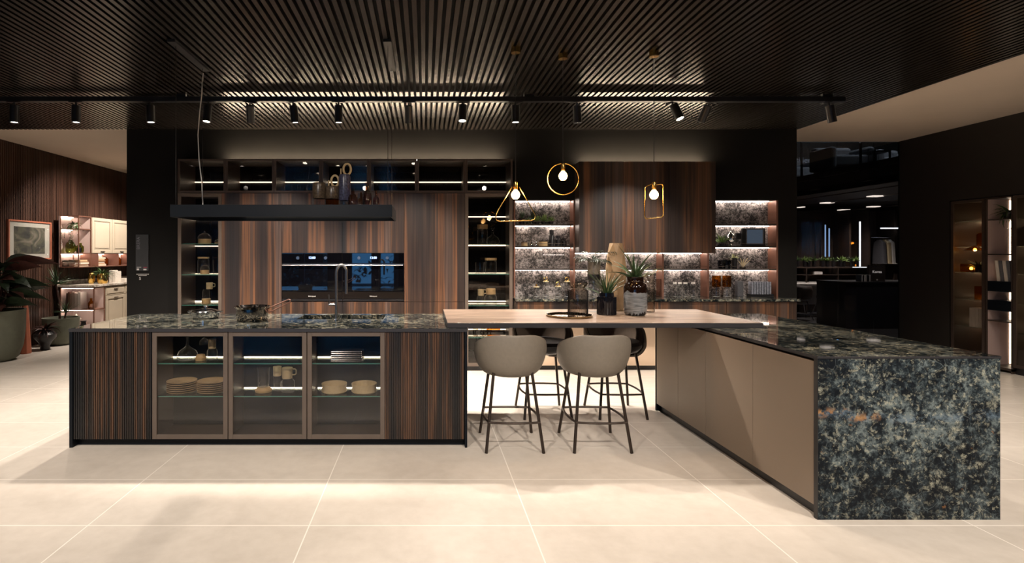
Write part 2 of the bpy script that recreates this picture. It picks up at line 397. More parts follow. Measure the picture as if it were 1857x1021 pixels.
# office hall beyond the corner on the right: high void, far walls
struct('wall_office_back', box(3.5, 18.2, 20.5, 20.7, 0, 6), M['brownwall'])
struct('wall_office_side', box(18, 18.2, 8.2, 20.6, 0, 6), M['brownwall'])
struct('wall_office_left', box(3.4, 3.6, 7.75, 20.6, 0, 6), M['brownwall'])
struct('wall_office_front', box(7.7, 18.2, 8.16, 8.26, 0, 6), M['brownwall'])
struct('wall_office_top', box(3.4, 7.7, 8.16, 8.24, 3.24, 6), M['brownwall'])
struct('ceiling_office', box(3.4, 18.2, 8.2, 20.7, 6, 6.1), M['void'])
struct('floor_hall', box(3.5, 7.6, 14.2, 20.6, -.1, 0), M['carpet'])
mb = MB()
mb.box(9.0, 18, 8.3, 20.5, 2.87, 3.0).box(9.0, 9.1, 8.3, 20.5, 2.87, 3.22).box(8.93, 9.12, 8.3, 20.5, 3.20, 3.32).box(9.0, 18, 8.3, 20.5, 3.2, 3.3)
for k in range(6): mb.box(8.90, 9.0, 9.4+k*1.45, 9.62+k*1.45, 2.95, 3.22).box(8.86, 9.0, 9.3+k*1.45, 9.62+k*1.45, 3.16, 3.2)
struct('ceiling_mezzanine', mb, soft('mezzanine_brown', (.035,.024,.018,1), .6))
mb = MB()
for k in range(5): mb.box(9.6+k*1.3, 9.63+k*1.3, 8.4, 20.4, 2.85, 2.87)
struct('trim_2', mb, M['bronze'])
# glass partition of the office
xs = [4.86, 5.82, 6.24, 6.80, 7.19]
for i in range(4):
    struct('window_%d' % (i+3), box(xs[i]+.004, xs[i+1]-.004, 8.22, 8.232, .02, 3.16), M['officeglass'] if 'officeglass' in M else M.setdefault('officeglass', glass('office_glass', (.62,.60,.60), .04)))

# street outside: hedge, plus unseen dark boxes added to break up the dusk light
mb = MB(); random.seed(2)
for k in range(420):
    mb.blade((random.uniform(-6.5, -2.2) if k % 3 else random.uniform(-1.9,-.4), -8.2+random.uniform(-.4,.4), random.uniform(0,1.1 if k % 3 else 2.6)), random.uniform(0,6.28), .35, .12, .5, random.uniform(0,1.4), 4)
hd = obj('outside_hedge', mb, M['leafdark']); hd['kind'] = 'stuff'
struct('outside_light_breakers', MB().box(-7.5, -4.6, -12, -11, 0, 1.5).box(-4.3, -3.6, -11, -10.6, 0, 4.2).box(-2.3, -1.9, -10, -9.8, 0, 5).box(-1.4, 1, -12, -11, 0, 3.2).box(-3.4,-2.5,-11,-10.8,2.2,2.5), M['blackwall'])
struct('outside_ground', box(-14, 10, -14, -6.3, -.15, -.02), M['carpet'])
# ------------------------------------------------------------------ island
def slat_front(x0, x1, z0, z1, y, pitch=.0168, depth=.008):
    mb = box(x0, x1, y+depth, y+.022, z0, z1); n = int((x1-x0)/pitch); p = (x1-x0)/n
    for i in range(n): mb.box(x0+i*p, x0+i*p+p*.66, y, y+depth+.001, z0, z1)
    return mb
IY, IB = 4.125, 5.125
isl = thing('kitchen_island', 'long kitchen island with slatted dark wood ends and three glass doors', 'kitchen island', (-1.19, 4.6, 0))
obj('carcass', MB().box(-2.672, -2.07, 4.16, IB-.02, .06, .88).box(-.305, .304, 4.16, IB-.02, .06, .88).box(-2.07, -1.13, 4.46, IB-.02, .06, .88).box(-.34, -.305, 4.46, IB-.02, .06, .88).box(-1.13, -.34, 4.46, IB-.02, .06, .69)
    .box(-2.07, -.305, 4.16, 4.46, .86, .88).box(-2.07, -.305, 4.16, 4.46, .06, .075).box(-2.07, -2.055, 4.16, 4.46, .07, .87)
    .box(-1.507, -1.487, 4.16, 4.46, .07, .87).box(-.906, -.886, 4.16, 4.46, .07, .87).box(-.32, -.305, 4.16, 4.46, .07, .87), M['bronzedark'], isl)
obj('side_panel', box(-2.70, -2.675, IY, IB, 0, .905), M['navy'], isl, bevel=.001)
obj('side_panel', box(.306, .324, IY, IB, 0, .905), M['navy'], isl, bevel=.001)
obj('plinth', box(-2.675, .306, 4.19, 5.06, 0, .06), M['navy'], isl)
obj('rear_panel', box(-2.675, .306, IB-.02, IB, .06, .88), M['taupe'], isl)
obj('door', slat_front(-2.672, -2.078, .062, .878, 4.135), M['woodisland'], isl)
obj('door', slat_front(-.301, .302, .062, .878, 4.135), M['woodisland'], isl)
def glass_door(parent, x0, x1, z0, z1, y, w=.035, d=.02, pane='pane', fm='bronze'):
    f = MB().box(x0, x0+w, y, y+d, z0, z1).box(x1-w, x1, y, y+d, z0, z1).box(x0+w, x1-w, y, y+d, z0, z0+w).box(x0+w, x1-w, y, y+d, z1-w, z1)
    o = obj('glass_door', f, M[fm], parent, bevel=.0015)
    obj('pane', box(x0+w-.004, x1-w+.004, y+.008, y+.013, z0+w-.004, z1-w+.004), M[pane], o)
    return o
for a, b in ((-2.074, -1.500), (-1.494, -.899), (-.893, -.304)):
    glass_door(isl, a, b, .062, .878, 4.135, .034)
    obj('back_panel', box(a+.02, b-.02, 4.44, 4.455, .08, .86), M['navy'], isl)
    for z in (.626, .374):
        s = obj('glass_shelf', box(a+.022, b-.022, 4.17, 4.425, z, z+.008), M['shelfglass'], isl)
        obj('shelf_edge', box(a+.022, b-.022, 4.166, 4.17, z, z+.008), M['glassedge'], s)
        obj('led_strip', box(a+.022, b-.022, 4.430, 4.44, z+.001, z+.008), M['ledisland'], isl)
# countertop with a real sink opening
sx0, sx1, sy0, sy1 = -1.11, -.36, 4.70, 5.03
ct = thing('island_worktop', 'dark veined stone worktop of the long island, with the sunken sink', 'worktop', (-1.19, 4.6, .88))
obj('slab', MB().box(-2.70, sx0, IY, IB, .888, .907).box(sx1, .324, IY, IB, .888, .907).box(sx0, sx1, IY, sy0, .888, .907).box(sx0, sx1, sy1, IB, .888, .907), M['granite'], ct)
obj('edge_strip', MB().box(-2.702, .326, IY-.003, IY, .880, .905).box(.324, .327, IY, IB, .88, .905).box(-2.703, -2.70, IY, IB, .88, .905), M['edge'], ct)
obj('sink_basin', MB().box(sx0, sx1, sy0, sy1, .70, .705).box(sx0-.01, sx0, sy0, sy1, .70, .888).box(sx1, sx1+.01, sy0, sy1, .70, .888).box(sx0, sx1, sy0-.01, sy0, .70, .888).box(sx0, sx1, sy1, sy1+.01, .70, .888), M['granite'], ct)

fa = thing('kitchen_faucet', 'tall dark gooseneck faucet with side lever on the island', 'faucet', (-.755, 4.64, .907))
fx, fy = -.755, 4.64
obj('spout', MB().tube([(fx,fy,.915),(fx,fy,1.31)]+[(fx+.045-.045*math.cos(a), fy, 1.31+.07*math.sin(a)) for a in [PI*k/10 for k in range(1, 10)]]+[(fx+.09*.95,fy,1.30),(fx+.085,fy,1.13)], .013, 12), M['steel'], fa, smooth=True)
obj('base', MB().lathe([(0,0),(.026,0),(.026,.008),(.017,.012),(0,.012)], fx, fy, .907), M['steel'], fa, smooth=True)
obj('lever', MB().tube([(fx,fy,1.04),(fx-.065,fy,1.04)], .011, 10).tube([(fx-.06,fy,1.04),(fx-.065,fy,1.125)], .007, 8), M['steel'], fa, smooth=True)
tag(obj('worktop_button', MB().lathe([(0,0),(.02,0),(.02,.005),(0,.006)], -1.63, 4.72, .907), M['steel'], origin=(-1.63,4.72,.907)), 'small flat steel disc on the worktop between the two pans', 'drain button')

# cookware
px_, py_ = -1.472, 4.64
pn = thing('saucepan', 'shiny dark steel saucepan with twin rod handle on the island', 'saucepan', (px_, py_, .907))
obj('pan_body', MB().lathe([(0,0),(.118,0),(.128,.006),(.132,.02),(.132,.10),(.15,.118),(.153,.12),(.147,.121),(.127,.10),(.125,.02),(.11,.012),(0,.012)], px_, py_, .907, 40), M['pan'], pn, smooth=True)
obj('handle', MB().tube([(px_+.125,py_,1.00),(px_+.165,py_,1.02),(px_+.315,py_-.02,1.085),(px_+.33,py_-.02,1.083),(px_+.325,py_-.02,1.06),(px_+.17,py_,.985),(px_+.128,py_,.975)], .0055, 8), M['copper'], pn, smooth=True)
lx, ly = -1.935, 4.80
cp = thing('casserole', 'shallow polished steel casserole with lid and loop handles', 'pot', (lx, ly, .907))
obj('pan_body', MB().lathe([(0,0),(.10,0),(.112,.01),(.115,.055),(.12,.058),(.112,.06),(0,.056)], lx, ly, .907, 36), M['chrome'], cp, smooth=True)
obj('lid', MB().lathe([(.116,.060),(.10,.070),(.05,.082),(.02,.086),(.012,.095),(.03,.104),(.028,.110),(0,.112)], lx, ly, .907, 36), M['chrome'], cp, smooth=True)
for s in (-1, 1): obj('handle', MB().tube([(lx+s*.112,ly-.04,.955),(lx+s*.14,ly-.035,.965),(lx+s*.148,ly,.966),(lx+s*.14,ly+.035,.965),(lx+s*.112,ly+.04,.955)], .007, 8), M['chrome'], cp, smooth=True)

# ------------------------------------------------------------------ peninsula
pe = thing('peninsula_unit', 'taupe fronted cabinet run ending in a slab of blue-green stone', 'kitchen cabinet', (2.68, 4.1, 0))
obj('carcass', box(2.20, 3.16, 3.05, 5.11, .07, .872), M['bronzedark'], pe)
ys = [3.034, 3.607, 4.21, 4.67, 5.10]
for a, b in zip(ys, ys[1:]): obj('door', box(2.178, 2.198, a+.002, b-.002, .068, .872), M['taupe'], pe, bevel=.0015)
obj('plinth', box(2.215, 3.14, 3.05, 5.08, 0, .066), M['black'], pe)
obj('handle_channel', box(2.205, 3.15, 3.04, 5.11, .874, .888), M['black'], pe)
obj('side_panel', box(2.176, 3.176, 5.105, 5.125, 0, .888), M['navy'], pe)
obj('right_panel', box(3.162, 3.18, 3.034, 5.105, .066, .888), M['taupe'], pe)
obj('end_slab', box(2.178, 3.186, 3.006, 3.032, 0, .893), M['granitefront'], pe)
obj('slab_edge', MB().box(2.1735, 2.178, 3.006, 3.034, 0, .893), M['black'], pe)
pt = thing('peninsula_worktop', 'speckled blue-green stone worktop of the right-hand peninsula', 'worktop', (2.68, 4.1, .888))
obj('slab', box(2.176, 3.186, 3.006, 5.15, .895, .907), M['granite'], pt)
obj('edge_strip', MB().box(2.173, 3.189, 3.003, 3.006, .893, .905).box(2.173, 2.176, 3.006, 5.15, .888, .905).box(3.186, 3.189, 3.006, 5.15, .888, .905), M['edge'], pt)
obj('button', MB().lathe([(0,0),(.035,0),(.035,.003),(0,.003)], 2.76, 3.60, .907, sx=1.6), M['chrome'], pt, smooth=True)

# snack bar top bridging island and peninsula
bt = thing('snack_counter', 'pale walnut plank top bridging the island and the peninsula', 'table top', (1.38, 4.65, .908))
obj('board', box(.176, 2.58, 4.14, 5.16, .909, .947), M['woodtop'], bt, bevel=.001)
obj('edge_strip', MB().box(.1745, 2.5815, 4.137, 4.1395, .909, .944).box(.1735, .1757, 4.14, 5.16, .909, .945).box(2.5803, 2.5825, 4.14, 5.16, .909, .945), M['edge'], bt)

# ------------------------------------------------------------------ bar stools
def stool_shell():
    mb = MB(); nt, nv = 30, 12; prof = [(.05,.535),(.12,.540),(.18,.558),(.218,.60),(.240,.66),(.255,.72),(.264,.77),(.266,.82),(.260,.860)]
    vs = []; A = 2.02
    for i in range(nt+1):
        th = -A+2*A*i/nt; u = abs(th)/A
        zt = .875-.165*max(0, (u-.26)/.74)**1.3
        for j in range(nv+1):
            q = j/nv*(len(prof)-1); k = min(int(q), len(prof)-2); f = q-k
            r = prof[k][0]*(1-f)+prof[k+1][0]*f; z = prof[k][1]*(1-f)+prof[k+1][1]*f
            z = .535+(z-.535)*(zt-.535)/(.865-.535)
            if u > .85: z = z-(u-.85)/.15*.04*(j/nv)
            vs.append((r*math.sin(th)*1.02, -r*math.cos(th)*.92, z))
    fs = [(i*(nv+1)+j, (i+1)*(nv+1)+j, (i+1)*(nv+1)+j+1, i*(nv+1)+j+1) for i in range(nt) for j in range(nv)]
    return mb.add(vs, fs)
def make_stool():
    t = thing('bar_stool', 'x', 'bar stool', (0,0,0), 'bar stools at the snack bar')
    obj('backrest_shell', stool_shell(), M['stool'], t, smooth=True, solid=.022, sub=1)
    inner = stool_shell(); inner.v = [(q[0]*.935, q[1]*.93+.004, q[2]+.012 if q[2] < .6 else q[2]-.004) for q in inner.v]  # darker inner skin: shade under the snack bar put into its colour
    obj('shaded_inner_skin', inner, M['innershade'] if 'innershade' in M else M.setdefault('innershade', soft('brown_inner_shade', lin(82,68,56), .6, .06, 40)), t, smooth=True)
    c = MB().lathe([(0,.56),(.13,.565),(.19,.59),(.222,.625),(.226,.655),(.205,.68),(.12,.69),(0,.692)], 0, .045, 0, 32, sx=.98, sy=1.05)
    obj('seat', c, M['seat'], t, smooth=True)
    for sx in (-1, 1):
        for sy in (-1, 1):
            obj('leg', MB().tube([(sx*.145, sy*.13, .575), (sx*.212, sy*.232, 0)], .0115, 10), M['stoolleg'], t, smooth=True)
    pts = []
    for (a0, b0), (a1, b1), (cx, cy_) in (((-.185,-.2),(.185,-.2),(0,-.245)), ((.185,-.2),(.185,.2),(.235,0)), ((.185,.2),(-.185,.2),(0,.225)), ((-.185,.2),(-.185,-.2),(-.235,0))):
        for k in range(8):
            u = k/8; pts.append(((1-u)**2*a0+2*u*(1-u)*cx*1.0+u*u*a1, (1-u)**2*b0+2*u*(1-u)*cy_+u*u*b1, .218))
    obj('foot_ring', MB().tube(pts, .009, 8, closed=True), M['stoolleg'], t, smooth=True)
    return t
st = make_stool()
st.location = (.667, 4.24, 0); st['label'] = 'taupe bar stool seen from behind, beside the slatted island end'
dup(st, (1.317, 4.24, 0), 'taupe bar stool seen from behind, nearest to the peninsula fronts')
dup(st, (1.098, 5.05, 0), 'bar stool on the far side facing us, between the two front stools', rot=PI)
dup(st, (1.766, 5.05, 0), 'bar stool on the far side facing us, next to the peninsula corner', rot=PI)

# ------------------------------------------------------------------ tall units on the display wall
YF = 6.82
def tall_unit(name, label, cat, x0, x1, doors, extra=None, group='tall veneered kitchen units'):
    t = thing(name, label, cat, ((x0+x1)/2, 7.1, 0), group)
    obj('carcass', box(x0+.002, x1-.002, YF+.022, 7.42, .06, 2.238), M['bronzedark'], t)
    obj('plinth', box(x0+.001, x1-.001, YF+.05, 7.4, 0, .06), M['black'], t)
    for (z0, z1) in doors: obj('door', box(x0+.002, x1-.002, YF, YF+.02, z0, z1), M['woodwall'], t)
    return t
u = [X(402,YF), X(511,YF), X(621,YF), X(733,YF), X(843,YF)]
tall_unit('tall_cabinet', 'tall striped veneer cabinet beside the left glass display column', 'cabinet', u[0], u[1], [(.062, 2.236)])
tall_unit('oven_cabinet', 'striped veneer cabinet housing the left of the two black ovens', 'cabinet', u[1], u[2], [(.062, .872), (1.486, 2.236)])
tall_unit('oven_cabinet', 'striped veneer cabinet housing the right of the two black ovens', 'cabinet', u[2], u[3], [(.062, .872), (1.486, 2.236)])
tall_unit('tall_cabinet', 'tall striped veneer cabinet right of the ovens', 'cabinet', u[3], u[4], [(.062, .872), (.876, 2.236)])
for i, (a, b, lb) in enumerate(((u[1], u[2], 'left'), (u[2], u[3], 'right'))):
    a += .004; b -= .004; c = (a+b)/2
    t = thing('built_in_oven', 'black glass built-in oven, the %s one of the pair' % lb, 'oven', (c, 7, .88), 'pair of built-in ovens')
    obj('body', box(a, b, YF-.002, YF+.019, .880, 1.482), M['black'], t)
    obj('control_panel', box(a, b, YF-.008, YF-.002, 1.357, 1.482), M['ovenglass'], t)
    o = obj('door', box(a, b, YF-.010, YF-.002, .912, 1.347), M['ovenglass'], t)
    obj('handle', MB().tube([(a+.01, YF-.04, 1.333), (b-.01, YF-.04, 1.333)], .008, 8).box(a+.03, a+.045, YF-.04, YF-.008, 1.328, 1.338).box(b-.045, b-.03, YF-.04, YF-.008, 1.328, 1.338), M['steel'], o, smooth=True)
    obj('trim_strip', box(a, b, YF-.011, YF-.002, .893, .897), M['steel'], t)
    for q in ((.27, .73) if i == 0 else (.27, .73)):
        k = a+(b-a)*q
        mk = MB(); 
        mk.add([(k+.02*math.cos(w), YF-.008-d, 1.423+.02*math.sin(w)) for d in (0, .022) for w in [2*PI*j/16 for j in range(16)]], [(j, (j+1) % 16, 16+(j+1) % 16, 16+j) for j in range(16)]+[tuple(range(31, 15, -1))])
        obj('knob', mk, M['steel'], t, smooth=True)
    text('12:00', (c, YF-.0095, 1.425), .04, M.setdefault('display', emis('oven_display', (.35,.5,1), 6)), t, name='display')
    text('Whirlpool', (c, YF-.0115, .942), .022, M['white'], o)

# glass display columns and the glass units above
def led(parent, x0, x1, y, z, m='led', h=.010, d=.010): return obj('led_strip', box(x0, x1, y, y+d, z, z+h), M[m], parent)
def display_column(label, x0, x1, shelves, leds):
    t = thing('display_cabinet', label, 'display cabinet', ((x0+x1)/2, 7.1, 0))
    obj('carcass', MB().box(x0, x0+.018, YF+.022, 7.35, .06, 2.24).box(x1-.018, x1, YF+.022, 7.35, .06, 2.24).box(x0, x1, 7.33, 7.35, .06, 2.24).box(x0, x1, YF+.022, 7.35, .06, .08).box(x0, x1, YF+.022, 7.35, 2.222, 2.24), M['bronzedark'], t)
    obj('back_panel', box(x0+.018, x1-.018, 7.315, 7.33, .08, 2.22), M.setdefault('mirrorblack', mat('black_mirror', (.01,.01,.012,1), .04)), t)
    obj('plinth', box(x0, x1, YF+.04, 7.3, 0, .06), M['black'], t)
    glass_door(t, x0+.001, x1-.001, .062, 2.236, YF, .042)
    for z in shelves:
        s = obj('glass_shelf', box(x0+.019, x1-.019, YF+.04, 7.29, z, z+.008), M['shelfglass'], t)
        obj('shelf_edge', box(x0+.019, x1-.019, YF+.037, YF+.04, z, z+.008), M['glassedge'], s)
    for z in leds: led(t, x0+.019, x1-.019, 7.29, z)
    return t
cl = display_column('bronze framed glass display column at the left end of the wall', X(322,YF), X(402,YF)-.001, [Z(443,6.86), Z(499,6.86), Z(554,6.86), Z(628,6.86)], [Z(447,7.29), Z(497,7.29), Z(547,7.29), Z(400,7.29)])
cr = display_column('bronze framed glass display column right of the veneer wall', X(843,YF)+.001, X(930,YF), [Z(444,6.86), Z(498,6.86), Z(555,6.86), Z(613,6.86)], [Z(394,7.29), Z(446,7.29), Z(496,7.29), Z(547,7.29), Z(598,7.29)])
tops = [X(p, YF) for p in (322, 409, 497, 582, 669, 756, 844, 930)]
TL = ['above the left display column', 'holding the left end of the wood below', 'third from the left end', 'right behind the shelf bottles', 'just right of the amber bottles', 'above the right veneer cabinet', 'above the right display column']
for i in range(7):
    x0, x1 = tops[i]+.001, tops[i+1]-.001
    t = thing('glass_wall_unit', 'dark glass top unit %s' % TL[i], 'display cabinet', ((x0+x1)/2, 7.1, 2.24), 'glass units along the top of the wall')
    obj('carcass', MB().box(x0, x0+.015, YF+.022, 7.35, 2.245, 2.665).box(x1-.015, x1, YF+.022, 7.35, 2.245, 2.665).box(x0, x1, 7.33, 7.35, 2.245, 2.665).box(x0, x1, YF+.022, 7.35, 2.245, 2.26).box(x0, x1, YF+.022, 7.35, 2.65, 2.665), M['bronzedark'], t)
    obj('back_panel', box(x0+.015, x1-.015, 7.315, 7.33, 2.26, 2.65), M['mirrorblack'], t)
    glass_door(t, x0, x1, 2.243, 2.667, YF, .026, fm='bronzedark')
    led(t, x0+.016, x1-.016, 7.29, Z(331, 7.29))

# upper veneer cabinets in front of the niche
xs = [X(p, YF) for p in (1050, 1133, 1216, 1298)]
for i, lb in enumerate(('with its bare side next to the left niche', 'behind the square ring lamp', 'next to the right niche')):
    t = thing('wall_cabinet', 'dark striped veneer wall cabinet %s' % lb, 'wall cabinet', ((xs[i]+xs[i+1])/2, 6.9, 1.484), 'wall cabinets above the worktop')
    obj('carcass', box(xs[i]+.001, xs[i+1]-.001, YF+.02, YW-.001, 1.486, 2.63), M['bronzedark'], t)
    obj('door', box(xs[i]+.0015, xs[i+1]-.0015, YF, YF+.019, 1.484, 2.633), M['woodup'], t)
# open shelving in the niche
NB = 7.2
struct('wall_niche', box(1.15, 4.572, NB, NB+.04, .9, 2.168), M['granite2'])
sh = thing('niche_shelving', 'bronze open shelving over grey stone, lit under every board', 'shelving', (2.86, 7.1, .9))
d0 = [1.152, X(1036, 7.05), X(1197, 7.05), X(1277, 7.05), X(1397, 7.05)]
d1 = [1.17, X(1043, YW), X(1204, YW), X(1286, YW), 4.57]
for i in range(5):
    zt = 2.166 if i in (0, 1, 4) else 1.48
    obj('upright', box(d1[i]-.022 if i else 1.152, d1[i]+(0 if i else .002), YW+.002, NB-.001, .921, zt), M['copper'], sh)
Lft, Rgt, Mid = (1.175, d1[1]-.023), (xs[3]+.004, 4.547), None
rows = [(1.842, [Lft, Rgt]), (1.556, [Lft, Rgt]), (1.262, [Lft, (d1[1]+.001, d1[2]-.023), (d1[2]+.001, d1[3]-.023), (d1[3]+.001, 4.547)])]
for z, spans in rows:
    for a, b in spans:
        s = obj('shelf', box(a, b, YW+.004, NB-.001, z, z+.018), M['bronzedark'], sh)
        obj('guard_rail', box(a, b, YW+.004, YW+.007, z+.05, z+.055), M['bronze'], s)
        obj('led_strip', box(a+.01, b-.01, NB-.045, NB-.03, z-.006, z), M['ledniche'], s)
for a, b in (Lft, Rgt): obj('led_strip', box(a+.01, b-.01, NB-.045, NB-.03, 2.158, 2.166), M['ledniche'], sh)
for a, b in ((d1[1]+.001, d1[2]-.023), (d1[2]+.001, d1[3]-.023)): obj('led_strip', box(a+.01, b-.01, NB-.045, NB-.03, 1.475, 1.483), M['ledniche'], sh)
# LED troughs on top of the units washing the wall and the slats
for nm, a, b, z, n_ in (('cove_light', -2.55, 1.0, 2.668, 1), ('cove_light', 2.0, 3.6, 2.634, 2)):
    o = tag(obj('cove_light', MB().box(a, b, 6.90, 6.955, z, z+.005), M.setdefault('cove', emis('cove_led', (1,.78,.54), 85)), origin=((a+b)/2, 6.94, z)), 'thin light strip lying on top of the %s' % ('long row of glass units' if n_ == 1 else 'veneer wall cabinets'), 'light')
# base units under the niche
bx0, bx1 = 1.12, 4.568
t = thing('drawer_unit', 'floating striped veneer drawer row under the grey back worktop', 'cabinet', (2.85, 6.9, .67))
obj('carcass', box(bx0, bx1, 6.69, 7.19, .67, .89), M['bronzedark'], t)
n = 4
for i in range(n):
    a = bx0+(bx1-bx0)*i/n; b = bx0+(bx1-bx0)*(i+1)/n
    obj('drawer', box(a+.002, b-.002, 6.665, 6.688, .668, .882), M['woodup'], t)
t = tag(obj('back_worktop', MB().box(1.12, 4.60, 6.64, 7.015, .892, .92).box(1.153, 4.566, 7.015, 7.199, .892, .92), M['granite'], origin=(2.86, 6.9, .892), bevel=.001), 'dark stone worktop running along the lit niche', 'worktop')
cx = [1.13, 1.73, 2.33, 2.93, 3.53]
for i in range(4):
    t = thing('base_cabinet', 'beige base cabinet under the back worktop, %s' % ['next to the glass column', 'second from the glass column', 'behind the far right stool', 'hidden mostly by the peninsula'][i], 'cabinet', ((cx[i]+cx[i+1])/2, 7.0, 0), 'beige base cabinets')
    obj('carcass', box(cx[i], cx[i+1], 6.89, 7.19, .06, .667), M['bronzedark'], t)
    obj('door', box(cx[i]+.001, cx[i+1]-.001, 6.87, 6.889, .062, .664), M['beige'], t)
    obj('plinth', box(cx[i], cx[i+1], 6.93, 7.18, 0, .06), M['black'], t)

# wall sign
t = thing('wall_sign', 'dark vertical name board with faint letters on the left pier', 'sign', (X(258.5,YW), YW, Z(458,YW)))
a, b = X(247,YW), X(270,YW)
obj('board', box(a, b, YW-.012, YW-.001, Z(491,YW), Z(425.5,YW)), soft('sign_board', (.028,.030,.033,1), .45), t)
text('BRERA', (X(252,YW), YW-.013, Z(441,YW)), .055, mat('sign_letter', (.16,.16,.19,1), .4), t, rot=(PI/2, -PI/2, 0))
wm = mat('sign_white', (.65,.62,.6,1), .6)
obj('small_print', MB().box(X(249,YW), X(257,YW), YW-.0135, YW-.012, Z(485,YW), Z(484.2,YW)).box(X(249,YW), X(253,YW), YW-.0135, YW-.012, Z(490,YW), Z(487,YW)), wm, t)
obj('logo_block', MB().box(X(261,YW), X(266.5,YW), YW-.0135, YW-.012, Z(490,YW), Z(487.5,YW)), wm, t)
obj('logo_block', MB().box(X(261,YW), X(267.5,YW), YW-.0135, YW-.012, Z(485.5,YW), Z(484.3,YW)), mat('sign_red', (.25,.03,.06,1), .5), t)
t = thing('wall_lettering', 'two small white lines and a numeral below the name board', 'lettering', (X(258.5,YW), YW, Z(500,YW)))
mb = MB(); random.seed(3)
for yy, l0, l1 in ((497.3, 247.5, 269), (499.6, 251, 265.5)):
    q = l0
    while q < l1:
        w = random.choice((.7,.9,1.1)); mb.box(X(q,YW), X(q+w,YW), YW-.002, YW-.0005, Z(yy+.6,YW), Z(yy-.6,YW)); q += w+.35
obj('small_print', mb, wm, t)
text('5', (X(254,YW), YW-.0015, Z(505.3,YW)), .055, wm, t)
# ------------------------------------------------------------------ light track with cylinder spots
tr = thing('light_track', 'long black ceiling track carrying the cylinder spots', 'light track', (-1, TY, 3.02))
obj('rail', box(-6.25, X(1530,TY), TY-.028, TY+.028, 3.004, 3.052), M['black'], tr)
obj('mount', MB().box(-6.2, -6.1, TY-.015, TY+.015, 3.052, CZ).box(-2.5, -2.4, TY-.015, TY+.015, 3.052, CZ).box(1, 1.1, TY-.015, TY+.015, 3.052, CZ).box(4, 4.1, TY-.015, TY+.015, 3.052, CZ), M['black'], tr)
spots = [(26,0,.0,1,'farthest left, by the left frame edge'), (138,0,.0,1,'second from the left end of the track'), (272,.05,0,1,'above the name board pier'), (378,-.05,-.12,1,'beside the white cable of the hanging shelf'),
         (453,-.12,.5,0,'unlit looking, tilted to the wall, right of the white cable'), (531,.10,.1,1,'above the left end of the top units'), (614,0,.05,1,'straight above the bottles on the hanging shelf'), (741,0,.45,0,'dark, turned to the wall, right of the thin steel wires'),
         (839,-.03,-.2,1,'glaring, facing the camera above the veneer wall'), (935,0,.0,1,'just behind the cord of the triangle lamp'), (1046,.06,.1,1,'right of the cord of the round ring lamp'), (1219,.25,-.35,1,'glaring and tilted, right of the square ring lamp cord'),
         (1287,-.22,.5,0,'dark, tilted the other way beside the glaring one'), (1503,.22,.05,1,'last on the right end of the track')]
def spot_lamp():
    t = thing('spot_lamp', 'x', 'spotlight', (0,0,0), 'cylinder spots on the ceiling track')
    obj('housing', MB().lathe([(0,-.04),(.037,-.04),(.040,-.036),(.040,-.205),(.036,-.207),(.034,-.20)], 0,0,0, 24), M['black'], t, smooth=True)
    obj('adapter', MB().box(-.07,.07,-.017,.017,-.004,.0).tube([(0,0,0),(0,0,-.045)], .009, 8), M['black'], t)
    obj('lens', MB().lathe([(0,-.199),(.034,-.199)], 0,0,0, 24), M['lamp'], t)
    return t
s0 = spot_lamp(); d0_ = None
for i, (px, tx, ty, on, lb) in enumerate(spots):
    o = s0 if i == 0 else dup(s0)
    x = X(px, TY); o.location = (x, TY, 3.002); o.rotation_euler = (ty, -tx, 0)      # the lamp head points down its own -Z
    o['label'] = 'black cylinder spot %s' % lb
    if not on:
        for ch in o.children:
            if ch.name.startswith('lens'): ch.location.z = .004
    d = Matrix.Rotation(-tx, 3, 'Y'); 
    R = o.rotation_euler.to_matrix(); dirn = R @ Vector((0,0,-1)); p = Vector(o.location)+dirn*.215
    light('SPOT', 'spot_light', p, (45 if i < 2 else 210 if px in (839, 935, 1046) else 80 if px == 1219 else 190) if on else 170, aim=p+dirn, size=.025, angle=105 if on else 80, blend=.7)

# ------------------------------------------------------------------ hanging shelf with hood over the island
hs = thing('hanging_shelf', 'long blue-black metal shelf hung on wires over the island', 'hanging shelf', (-1.09, 4.4, 1.754))
hx0, hx1, hy0, hy1, hz0, hz1 = -1.937, -.247, 4.13, 4.66, 1.754, 1.847
obj('frame', MB().box(hx0, hx1, hy0, hy0+.012, hz0, hz1).box(hx0, hx1, hy1-.012, hy1, hz0, hz1).box(hx0, hx0+.012, hy0+.012, hy1-.012, hz0, hz1).box(hx1-.012, hx1, hy0+.012, hy1-.012, hz0, hz1), M['navy'], hs, bevel=.0015)
obj('shelf_board', box(hx0+.012, hx1-.012, hy0+.012, hy1-.012, hz0+.05, hz0+.06), M['navy'], hs)
mb = MB()
for k in range(4): mb.box(hx0+.10+k*.30, hx0+.37+k*.30, hy0+.05, hy1-.05, hz0+.042, hz0+.049)
obj('hood_filter', mb, M['bronze'], hs)
for k in range(1): obj('led_strip', box(hx0+.4, hx1-.05, hy1-.04, hy1-.03, hz0+.04, hz0+.045), M['led'], hs)
for x in (-1.896, -.28):
    obj('ceiling_plate', box(x-.03, x+.03, 4.06, 4.72, CZ-.022, CZ-.001), M['black'], hs)
    for y in (4.12+.02, 4.66-.02): obj('wire', MB().tube([(x, y, hz1-.01), (x, y, CZ-.02)], .0022, 6), M['steel'], hs)
obj('power_cable', MB().tube([P(368,133,4.66)+Vector((0,0,0)), P(366,170,4.66), P(362,205,4.66), P(359,245,4.66), P(361,290,4.66), P(366,330,4.66), P(368,374,4.64)], .0045, 8), M['white'], hs, smooth=True)
EX = hz0+.06
